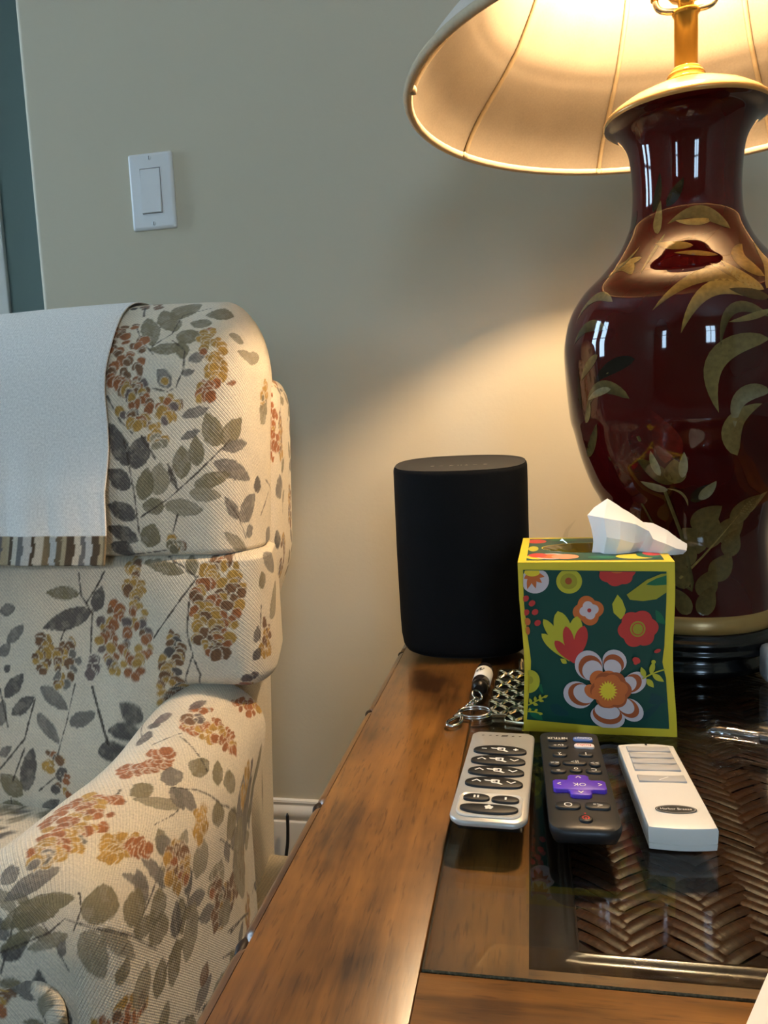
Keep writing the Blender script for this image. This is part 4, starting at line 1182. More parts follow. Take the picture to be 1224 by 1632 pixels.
# ------------------------------------------------------------------ vial key chain
M['chrome'] = plain('polished_steel', rgb(205, 203, 198), 0.16, metal=1.0, var=0.03)
M['gold_metal'] = plain('pale_gold_metal', rgb(222, 208, 172), 0.22, metal=1.0, var=0.05)
M['dark_metal'] = plain('dark_blackened_metal', rgb(34, 30, 26), 0.35, metal=0.6)
M['vial_dark'] = plain('smoked_vial', rgb(46, 38, 36), 0.12, var=0.1, spec=0.6)
M['paper'] = plain('white_paper', rgb(236, 232, 224), 0.7, var=0.01)
def keychain():
    t = empty('key_chain', (-0.052, 0.60, GZ-0.0008), 0, 'small dark glass vial with a white label on a steel key ring and clasp', 'key chain')
    ox, oy = -0.052, 0.60
    # the vial lies along its axis
    a = Vector((-0.0448, 0.676, 0.0080)); b = Vector((-0.0475, 0.622, 0.0080))
    d = (b-a); L = d.length
    rot = Vector((0, 0, 1)).rotation_difference(d.normalized()).to_euler()
    def seg(name, prof, mat):
        v, f = lathe(prof, 24, True, True)
        return mesh(name, v, f, mat, t, True, loc=(a.x-ox, a.y-oy, a.z), rot=rot, angle=40)
    R = 0.0076
    seg('vial', [(0.004, 0.0), (R-0.0003, 0.0010), (R, 0.003), (R, 0.012), (R, 0.039), (R-0.0006, 0.044), (R-0.002, 0.047)], 'vial_dark')
    lab = seg('label', [(R+0.00015, 0.011), (R+0.0003, 0.0112), (R+0.0003, 0.0348), (R+0.00015, 0.035)], 'paper')
    seg('cap', [(R-0.001, 0.0445), (R-0.0006, 0.0455), (R-0.0012, 0.0495), (R-0.0035, 0.052)], 'dark_metal')
    # black print wrapped on the label
    def onlab(s, ang, off=0.0005):
        # s along the axis, ang round it (0 = up)
        dn = d.normalized(); u = Vector((0, 0, 1)); u = (u-dn*u.dot(dn)).normalized(); w = dn.cross(u)
        p = a+dn*s+(u*math.cos(ang)+w*math.sin(ang))*(R+off); return (p.x-ox, p.y-oy, p.z)
    v = []; f = []
    for (s, an, hs, ha) in ((0.019, 0.25, 0.0018, 0.16), (0.0215, 0.50, 0.0014, 0.20), (0.0225, 0.10, 0.0012, 0.22), (0.0205, 0.75, 0.0012, 0.10), (0.0245, 0.40, 0.0010, 0.30), (0.0195, -0.1, 0.001, 0.10)):
        o = len(v); v += [onlab(s-hs, an-ha), onlab(s+hs, an-ha*0.6), onlab(s+hs*0.7, an+ha), onlab(s-hs, an+ha*0.7)]; f.append((o, o+1, o+2, o+3))
    mesh('label_print', v, f, 'ink_dark', t, False, recalc=False)
    def ringo(name, c, r, w, tilt, n=36, squash=1.0, az=0.0, mat='chrome'):
        pts = []
        for k in range(n):
            th = 2*PI*k/n; p = Vector((r*math.cos(th), r*squash*math.sin(th), 0))
            p = Matrix.Rotation(az, 3, 'Z') @ (Matrix.Rotation(tilt[0], 3, 'X') @ (Matrix.Rotation(tilt[1], 3, 'Y') @ p)); pts.append((c[0]-ox+p.x, c[1]-oy+p.y, c[2]+p.z))
        v, f = tube(pts, w, 8, True); return mesh(name, v, f, mat, t, True)
    ringo('eyelet', (-0.0482, 0.6145, 0.0070), 0.0046, 0.0008, (0.5, 0.6))
    for k in range(6):
        s = k/5; c = (-0.0490-0.006*s, 0.6085-0.014*s, 0.0050-0.0015*s)
        ringo('chain_link', c, 0.0027, 0.0008, (0.2 if k % 2 else 1.3, 0.3), 16, 0.7, 0.6)
    ringo('split_ring', (-0.0480, 0.5850, 0.0026), 0.0128, 0.0012, (0.14, -0.05), 44, 0.62)
    ringo('split_ring', (-0.0482, 0.5845, 0.0044), 0.0125, 0.0012, (0.16, -0.05), 44, 0.62)
    sw = [(0.0, 0), (0.0026, 0.001), (0.0030, 0.003), (0.002, 0.0055), (0.0012, 0.008)]
    v, f = lathe(sw, 14); mesh('swivel', v, f, 'chrome', t, True, loc=(-0.0575-ox, 0.5800-oy, 0.0036), rot=(PI/2, 0, -0.9))
    hook = [(-0.0580, 0.5770, 0.0032), (-0.0575, 0.5720, 0.0030), (-0.0580, 0.5660, 0.0026), (-0.0605, 0.5620, 0.0022), (-0.0640, 0.5600, 0.0020), (-0.0672, 0.5615, 0.0020), (-0.0680, 0.5650, 0.0022), (-0.0665, 0.5695, 0.0026), (-0.0630, 0.5740, 0.0030), (-0.0600, 0.5770, 0.0032)]
    pts = smooth_profile([(p[0]-ox, p[1]-oy, p[2]) for p in hook], 40)
    v, f = tube(pts, 0.0015, 8); mesh('clasp', v, f, 'chrome', t, True)
keychain()

# ------------------------------------------------------------------ woven metal bracelet
def bracelet():
    t = empty('bracelet', (-0.018, 0.62, GZ), 0, 'pale gold basket weave link bracelet beside the floral tissue box', 'bracelet')
    ox, oy = -0.018, 0.62
    def link(cx, cy, w, h, rz, cols, rows, tilt, z):
        pl = rrect(w, h, 0.0030, 5)
        v, f = slab([(pl, 0.0), (pl, 0.0020), (inset(pl, 0.0004), 0.0025), (inset(pl, 0.0009), 0.0025), (inset(pl, 0.0011), 0.0012)])
        e = mesh('link', v, f, 'gold_metal', t, True, loc=(cx-ox, cy-oy, z), rot=(tilt, 0, rz), angle=40)
        pb = inset(pl, 0.0011); v, f = slab([(pb, 0.0010), (pb, 0.0014)]); mesh('dark_ground', v, f, 'dark_metal', e, False)
        v = []; f = []
        iw, ih = w-0.0030, h-0.0028
        sx, sy = iw/cols, ih/rows
        for i in range(cols):
            for j in range(rows):
                x = -iw/2+(i+0.5)*sx; y = -ih/2+(j+0.5)*sy; s = 1 if (i+j) % 2 else -1
                o = len(v); a = s*0.75; c, sn = math.cos(a), math.sin(a)
                hl, hw = min(sx, sy)*0.66, min(sx, sy)*0.26
                ring = []
                for (px, py, pz) in ((-hl, -hw, 0), (0, -hw*1.1, 0.0004), (hl, -hw, 0), (hl, hw, 0), (0, hw*1.1, 0.0004), (-hl, hw, 0), (-hl*0.4, 0, 0.0012), (hl*0.4, 0, 0.0012)):
                    v.append((x+px*c-py*sn, y+px*sn+py*c, 0.0018+pz))
                f += [(o, o+1, o+7, o+6), (o+1, o+2, o+7), (o+2, o+3, o+7), (o+3, o+4, o+6, o+7), (o+4, o+5, o+6), (o+5, o, o+6)]
        mesh('weave', v, f, 'gold_metal', e, False)
    ys = (0.668, 0.6435, 0.6185, 0.5935)
    for k, y in enumerate(ys):
        link(-0.0185-0.0012*k, y, 0.0315, 0.0222, 0.03*(k-1.5), 4, 3, 0.20, 0.0030)
    link(-0.0080, 0.5755, 0.0310, 0.0200, -0.25, 4, 2, 0.22, 0.0032)
    # end bar and tongue
    v, f = tube([(-0.0275+0.0095-ox, 0.6835-oy, 0.0022), (-0.0100-ox, 0.6835-oy, 0.0022)], 0.0010, 8); mesh('hinge_pin', v, f, 'gold_metal', t, True)
    pts = [(-0.0140-ox, 0.684-oy, 0.002), (-0.0135-ox, 0.690-oy, 0.004), (-0.0135-ox, 0.697-oy, 0.0075), (-0.0137-ox, 0.701-oy, 0.0085)]
    v, f = tube(smooth_profile(pts, 12), 0.0022, 10); mesh('tongue', v, f, 'gold_metal', t, True)
bracelet()

# ------------------------------------------------------------------ clear pen
def pen():
    a = Vector((0.1170, 0.5545, GZ+0.0062)); b = Vector((0.262, 0.505, GZ+0.0062))
    d = b-a; L = d.length
    t = empty('pen', a, 0, 'clear plastic pen with a dark cartridge lying on the glass below the lamp', 'pen')
    rot = Vector((0, 0, 1)).rotation_difference(d.normalized()).to_euler()
    def seg(name, prof, mat, n=24):
        v, f = lathe(prof, n, True, True); return mesh(name, v, f, mat, t, True, rot=rot, angle=50)
    seg('cap', [(0.0008, 0.0), (0.0030, 0.0006), (0.0048, 0.0025), (0.0057, 0.006), (0.0060, 0.012), (0.0060, 0.050), (0.0056, 0.051)], 'clear_plastic')
    seg('barrel', [(0.0050, 0.004), (0.0052, 0.010), (0.0052, 0.130), (0.0040, 0.138), (0.002, 0.145)], 'clear_plastic')
    seg('cartridge', [(0.0018, 0.034), (0.0036, 0.0345), (0.0038, 0.036), (0.0038, 0.112), (0.002, 0.114)], 'vial_dark')
    seg('nib_collar', [(0.0006, 0.0055), (0.0016, 0.008), (0.0028, 0.012), (0.0024, 0.018), (0.0030, 0.026), (0.0030, 0.034)], 'clear_plastic')
    # the cap's clip, lying on the upper side
    v = []; f = []
    dn = d.normalized(); u = (Vector((0, 0, 1))-dn*dn.z).normalized(); w = dn.cross(u)
    n = 12
    for i in range(n+1):
        s = 0.0+0.046*i/n; lift = 0.0066+0.0012*math.sin(PI*i/n)
        if i == 0: lift = 0.0048
        for q, hgt in ((-0.0018, 0), (0.0018, 0), (0.0018, 0.0010), (-0.0018, 0.0010)):
            v.append(dn*s+w*q+u*(lift+hgt))
    for i in range(n):
        for k in range(4): f.append((i*4+k, i*4+(k+1) % 4, (i+1)*4+(k+1) % 4, (i+1)*4+k))
    f += [(3, 2, 1, 0), (n*4, n*4+1, n*4+2, n*4+3)]
    mesh('clip', v, f, 'clear_plastic', t, True, recalc=True, angle=40)
pen()

# ------------------------------------------------------------------ pale grey case at the right edge, booklet in the corner
def grey_case():
    t = empty('charger_case', (0.2255, 0.672, GZ), 0, 'pale grey rounded plastic case on the glass in front of the lamp foot', 'case')
    def o_(k): return rrect(0.078-2*k, 0.030-2*k, 0.0075, 6)
    v, f = slab([(o_(0.003), 0.0035), (o_(0.0006), 0.0055), (o_(0), 0.009), (o_(0), 0.028), (o_(0.0008), 0.031), (o_(0.003), 0.0328), (o_(0.006), 0.0332)])
    M['case_grey'] = plain('pale_grey_plastic', rgb(200, 200, 202), 0.4, var=0.01)
    mesh('body', v, f, 'case_grey', t, True, angle=50)
    for sx in (-1, 1):
        v, f = lathe([(0.0045, 0), (0.0045, 0.004)], 16, True, True); mesh('foot', v, f, 'rc_blackkey', t, False, loc=(sx*0.026, 0, 0))
    v, f = lathe([(0.0016, 0), (0.0016, 0.0006)], 12, True, True); mesh('led', v, f, 'rc_grey', t, False, loc=(0.02, -0.0152, 0.02), rot=(PI/2, 0, 0))
grey_case()

def booklet():
    A = Vector((0.0990, 0.3300)); dv = Vector((-0.0142, -0.0263)).normalized(); rt = Vector((-dv.y, dv.x))
    rz = math.atan2(rt.y, rt.x)
    t = empty('booklet', (A.x, A.y, GZ), rz, 'white printed booklet poking in at the near corner of the glass', 'booklet')
    W, L = 0.105, 0.15
    for k in range(3):
        z0 = 0.0004+k*0.0006
        n = 8; v = []; f = []
        for j in range(n+1):
            y = -L*j/n
            for x in (0.0006*k, W):
                v.append((x, y, z0+0.0012*math.sin(PI*j/n)*(k*0.4))); 
            for x in (0.0006*k, W):
                v.append((x, y, z0+0.0005+0.0012*math.sin(PI*j/n)*(k*0.4)))
        for j in range(n):
            a = j*4; b = a+4
            f += [(a+2, b+2, b+3, a+3), (a, a+1, b+1, b), (a, b, b+2, a+2), (a+1, a+3, b+3, b+1)]
        f += [(0, 2, 3, 1), (n*4, n*4+1, n*4+3, n*4+2)]
        pg = mesh('page', v, f, 'paper', t, True, recalc=True, angle=30)
    fl = Flat()
    fl.stroke([(0.0075, -0.0335), (0.0060, -0.0335), (0.0060, -0.0415)], 0.0007, 0)
    for k in range(9):
        y = -0.036-0.0042*k; x = 0.0095
        rng = random.Random(k)
        while x < 0.08:
            w = rng.uniform(0.002, 0.006); fl.stroke([(x, y), (x+w, y)], 0.0012, 0); x += w+0.0015
    fl.build('print', ['ink_dark'], t, (0, 0, 0.0040))
booklet()

# ------------------------------------------------------------------ table lamp
VASE = [(0.0755, 0.0575), (0.0745, 0.070), (0.0722, 0.092), (0.0706, 0.119), (0.0735, 0.139), (0.0771, 0.153), (0.0850, 0.168), (0.0938, 0.1924), (0.1002, 0.2173), (0.1036, 0.2305),
        (0.1068, 0.2624), (0.1081, 0.2861), (0.1072, 0.3018), (0.1018, 0.3235), (0.0904, 0.3424), (0.0729, 0.3594), (0.0588, 0.3764), (0.0509, 0.3916), (0.0469, 0.4052),
        (0.0456, 0.4315), (0.0487, 0.4614), (0.0572, 0.4783), (0.0660, 0.4840), (0.0693, 0.4862)]
VASE_P = smooth_profile(VASE, 140)
LAMP = (0.1404, 0.752)
def vase_r(z):
    zs = [p[1] for p in VASE_P]; rs = [p[0] for p in VASE_P]
    return float(np.interp(z, zs, rs))
def vase_paint():
    return []
def lamp():
    t0 = NT('oxblood_glaze'); v = t0.coords()
    f = t0.noise(v, 9, 3, 0.5)
    t0.set(color=t0.ramp(f, [(0.3, rgb(48, 5, 5)), (0.7, rgb(72, 9, 8))]), rough=0.04, spec=0.5)
    M['glaze'] = t0.m
    t0 = NT('painted_gold_leaves')
    ca = t0.new('ShaderNodeAttribute'); ca.attribute_name = 'Col'
    nz = t0.noise(t0.coords(), 260, 3)
    t0.set(color=t0.mix(1.0, ca.outputs['Color'], t0.ramp(nz, [(0.3, (0.75, 0.75, 0.75, 1)), (0.7, (1.1, 1.1, 1.1, 1))]), 'MULTIPLY'), rough=0.06, spec=0.5)
    M['leaf_paint'] = t0.m
    M['gold_paint'] = plain('dull_gold_paint', rgb(168, 132, 74), 0.3, metal=0.25, var=0.12, nscale=40)
    M['lamp_gold'] = plain('gold_lacquer_cap', rgb(196, 158, 96), 0.25, metal=0.3, var=0.08, nscale=40)
    M['brass'] = plain('polished_brass', rgb(226, 178, 84), 0.2, metal=0.9, var=0.04)
    M['lacquer'] = plain('black_lacquer', rgb(10, 9, 9), 0.15, spec=0.5, var=0.1)
    M['harp'] = plain('nickel_harp', rgb(210, 200, 180), 0.2, metal=1.0)
    t0 = NT('lamp_shade_fabric'); v = t0.coords((1, 1, 1))
    nz = t0.noise(v, 500, 3); bl = t0.noise(v, 30, 2)
    sp = t0.ramp(t0.noise(v, 60, 2, 0.4), [(0.70, (1, 1, 1, 1)), (0.74, (1.0, 0.99, 0.97, 1))])
    col = t0.ramp(t0.math('ADD', t0.math('MULTIPLY', nz, 0.5), t0.math('MULTIPLY', bl, 0.5)), [(0.3, rgb(200, 192, 180)), (0.7, rgb(214, 206, 194))])
    t0.set(color=col, rough=0.8, spec=0.2)
    tr = t0.new('ShaderNodeBsdfTranslucent'); tr.inputs['Color'].default_value = rgb(222, 190, 150)
    mx = t0.new('ShaderNodeMixShader'); mx.inputs[0].default_value = 0.10
    t0.link(t0.p.outputs[0], mx.inputs[1]); t0.link(tr.outputs[0], mx.inputs[2]); t0.link(mx.outputs[0], t0.out.inputs['Surface'])
    M['shade'] = t0.m
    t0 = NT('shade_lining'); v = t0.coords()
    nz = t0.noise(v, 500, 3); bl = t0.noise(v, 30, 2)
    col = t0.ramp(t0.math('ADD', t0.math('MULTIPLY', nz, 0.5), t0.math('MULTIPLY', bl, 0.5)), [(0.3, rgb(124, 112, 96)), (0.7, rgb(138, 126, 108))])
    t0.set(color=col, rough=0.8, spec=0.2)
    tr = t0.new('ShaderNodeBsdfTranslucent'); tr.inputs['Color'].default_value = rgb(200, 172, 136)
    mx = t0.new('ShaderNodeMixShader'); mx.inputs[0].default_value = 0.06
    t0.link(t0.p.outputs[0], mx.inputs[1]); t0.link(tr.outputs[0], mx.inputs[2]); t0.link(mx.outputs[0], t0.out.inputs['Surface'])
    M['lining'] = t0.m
    M['shade_trim'] = plain('shade_trim_tape', rgb(190, 170, 138), 0.75, var=0.05, nscale=300)
    M['rib'] = plain('shade_rib_tape', rgb(150, 130, 98), 0.75, var=0.05, nscale=300)
    t0 = NT('bulb_glow'); t0.set(color=(1, 0.9, 0.7, 1), emit=(1.0, 0.72, 0.43, 1), emit_s=BULB); M['bulb'] = t0.m

    t = empty('table_lamp', (LAMP[0], LAMP[1], GZ), 0, 'oxblood red vase table lamp with gold leaves, its cream shade lit', 'lamp')
    dz = -0.002              # profile heights are measured from the wood
    def lt(name, prof, mat, n=72, c0=False, c1=False, ang=None, parent=t):
        v, f = lathe([(r, z+dz) for r, z in prof], n, c0, c1); return mesh(name, v, f, mat, parent, True, angle=ang)
    vs = lt('vase', VASE_P, 'glaze', 128)
    lt('gold_foot_band', [(0.0765, 0.0425), (0.0790, 0.0440), (0.0795, 0.0485), (0.0785, 0.0540), (0.0765, 0.0570), (0.0755, 0.0580)], 'gold_paint', 96)
    lt('plinth', [(0.0, 0.0022), (0.070, 0.0022), (0.0735, 0.0040), (0.0735, 0.0100), (0.0700, 0.0140), (0.0690, 0.0190), (0.0720, 0.0215), (0.0830, 0.0228), (0.0850, 0.0245), (0.0850, 0.0268),
                  (0.0830, 0.0282), (0.0826, 0.0300), (0.0838, 0.0320), (0.0842, 0.0345), (0.0830, 0.0368), (0.0800, 0.0380), (0.0792, 0.0400), (0.0780, 0.0428), (0.06, 0.0430)], 'lacquer', 96)
    lt('cap', [(0.0690, 0.4858), (0.0703, 0.4872), (0.0705, 0.4890), (0.0692, 0.4912), (0.0640, 0.4960), (0.0540, 0.5025), (0.0400, 0.5090), (0.0260, 0.5145), (0.0180, 0.5175)], 'lamp_gold', 96)
    lt('collar', [(0.0185, 0.5165), (0.0190, 0.5190), (0.0165, 0.5205), (0.0150, 0.5215), (0.0160, 0.5235), (0.0150, 0.5255), (0.0125, 0.5265), (0.0130, 0.5280), (0.0120, 0.5295), (0.0100, 0.5300)], 'brass', 40)
    lt('stem', [(0.0098, 0.5290), (0.0098, 0.5730), (0.0110, 0.5740), (0.0118, 0.5755), (0.0110, 0.5770), (0.0090, 0.5775)], 'brass', 40)
    lt('socket', [(0.0060, 0.5775), (0.0070, 0.5850), (0.0130, 0.5880), (0.0160, 0.5920), (0.0165, 0.6080), (0.0155, 0.6100), (0.0160, 0.6900), (0.0140, 0.6920)], 'brass', 36, c1=True)
    BZ = 0.062
    bl = lt('bulb', [(r, z+BZ) for r, z in ((0.0130, 0.6320), (0.0140, 0.6400), (0.0200, 0.6560), (0.0270, 0.6720), (0.0300, 0.6880), (0.0285, 0.7020), (0.0220, 0.7130), (0.0120, 0.7185), (0.0, 0.7200))], 'bulb', 32)
    # harp: two bowed wires in a saddle
    sad = smooth_profile([(-0.0260, 0, 0.5920+dz), (-0.0240, 0, 0.5830+dz), (-0.0170, 0, 0.5785+dz), (0.0, 0, 0.5775+dz), (0.0170, 0, 0.5785+dz), (0.0240, 0, 0.5830+dz), (0.0260, 0, 0.5920+dz)], 36)
    v, f = tube(sad, 0.0026, 10); mesh('harp_saddle', v, f, 'harp', t, True)
    for s in (-1, 1):
        w = smooth_profile([(s*0.0260, 0, 0.590+dz), (s*0.034, 0, 0.62+dz), (s*0.052, 0, 0.70+dz), (s*0.052, 0, 0.78+dz), (s*0.034, 0, 0.845+dz), (s*0.006, 0, 0.865+dz)], 30)
        v, f = tube(w, 0.0018, 8); mesh('harp', v, f, 'harp', t, True)
        v, f = tube([(s*0.0260, 0, 0.588+dz), (s*0.0262, 0, 0.600+dz)], 0.0034, 10); mesh('harp_sleeve', v, f, 'brass', t, True)
    # bell shade
    SP = smooth_profile([(0.2445, 0.518), (0.2365, 0.533), (0.2235, 0.550), (0.1970, 0.577), (0.1840, 0.591), (0.1690, 0.610), (0.1450, 0.655), (0.1250, 0.720), (0.1120, 0.790), (0.1050, 0.860)], 60)
    n = 160
    outer = [(r, z) for r, z in SP]; inner = [(r-0.0022, z+0.0004) for r, z in SP][::-1]
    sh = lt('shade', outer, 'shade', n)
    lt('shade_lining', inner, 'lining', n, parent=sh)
    def ring(name, r, z, w, mat):
        pts = [(r*math.cos(2*PI*k/96), r*math.sin(2*PI*k/96), z+dz) for k in range(96)]
        v, f = tube(pts, w, 8, True); return mesh(name, v, f, mat, sh, True)
    ring('rim_trim', 0.2438, 0.5195, 0.0042, 'shade_trim'); ring('top_trim', 0.1045, 0.8600, 0.0040, 'shade_trim')
    for k in range(8):
        ph = math.radians(-13.1+45*k); sx, cx = math.sin(ph), math.cos(ph)
        pts = [((r-0.0040)*sx, (r-0.0040)*cx, z+dz) for r, z in SP]
        v, f = tube(pts, 0.0025, 6); rb = mesh('rib', v, f, 'rib', sh, True)
        v, f = lathe([(0.0, -0.004), (0.0030, -0.003), (0.0036, 0), (0.0030, 0.003), (0.0, 0.004)], 10); mesh('rib_end', v, f, 'shade_trim', rb, True, loc=(0.2400*sx, 0.2400*cx, 0.5185+dz))
    for k in range(3):
        a = 2*PI*k/3; v, f = tube([(0, 0, 0.865+dz), (0.104*math.cos(a), 0.104*math.sin(a), 0.860+dz)], 0.0016, 6); mesh('spider_arm', v, f, 'harp', sh, True)
    v, f = lathe([(0.006, 0.863+dz), (0.007, 0.868+dz), (0.004, 0.873+dz), (0.007, 0.880+dz), (0.005, 0.888+dz), (0.0, 0.891+dz)], 20); mesh('finial', v, f, 'brass', t, True)
    # painted leaves and blossoms on the glaze: (angle, height) outlines laid on the surface
    pv = []; pf = []; pc = []
    layer = 0
    def srf(th, z, off):
        r = vase_r(z)+off; return (r*math.cos(th), r*math.sin(th), z+dz)
    for (p0, p1, bend, wid, c0, c1) in VASE_LEAVES:
        layer += 1; off = 0.00018+0.00001*(layer % 12)
        c0l = np.array([lin(q) for q in c0])*0.8; c1l = np.array([lin(q) for q in c1])*0.8
        nL, nW = 14, 4
        a = np.array(p0); b = np.array(p1)                    # (theta, z)
        rm = vase_r((a[1]+b[1])/2)
        A = np.array([a[0]*rm, a[1]]); Bq = np.array([b[0]*rm, b[1]])
        D = Bq-A; Ln = np.linalg.norm(D); nr = np.array([-D[1], D[0]])/max(Ln, 1e-6)
        o = len(pv)
        for i in range(nL+1):
            s = i/nL
            c = A+D*s+nr*bend*Ln*4*s*(1-s)
            t2 = D+nr*bend*Ln*4*(1-2*s); t2 = t2/np.linalg.norm(t2); n2 = np.array([-t2[1], t2[0]])
            ww = wid*(math.sin(PI*min(1, s**0.75)))**0.8*0.5 if 0 < s < 1 else 0.0
            for k in range(nW+1):
                q = k/nW*2-1
                p = c+n2*ww*q
                pv.append(srf(p[0]/rm, min(max(p[1], 0.06), 0.480), off))
                m = 0.5+0.5*q*0.7; m = min(1, max(0, m*0.75+0.35*s-0.05))
                pc.append(c0l*(1-m)+c1l*m)
        for i in range(nL):
            for k in range(nW):
                e = o+i*(nW+1)+k; pf.append((e, e+1, e+nW+2, e+nW+1))
    if pv:
        pf = [tuple(reversed(q)) for q in pf]
        big_mesh('painted_leaves', np.array(pv), np.array(pf), 'leaf_paint', vs, None, np.array(pc))
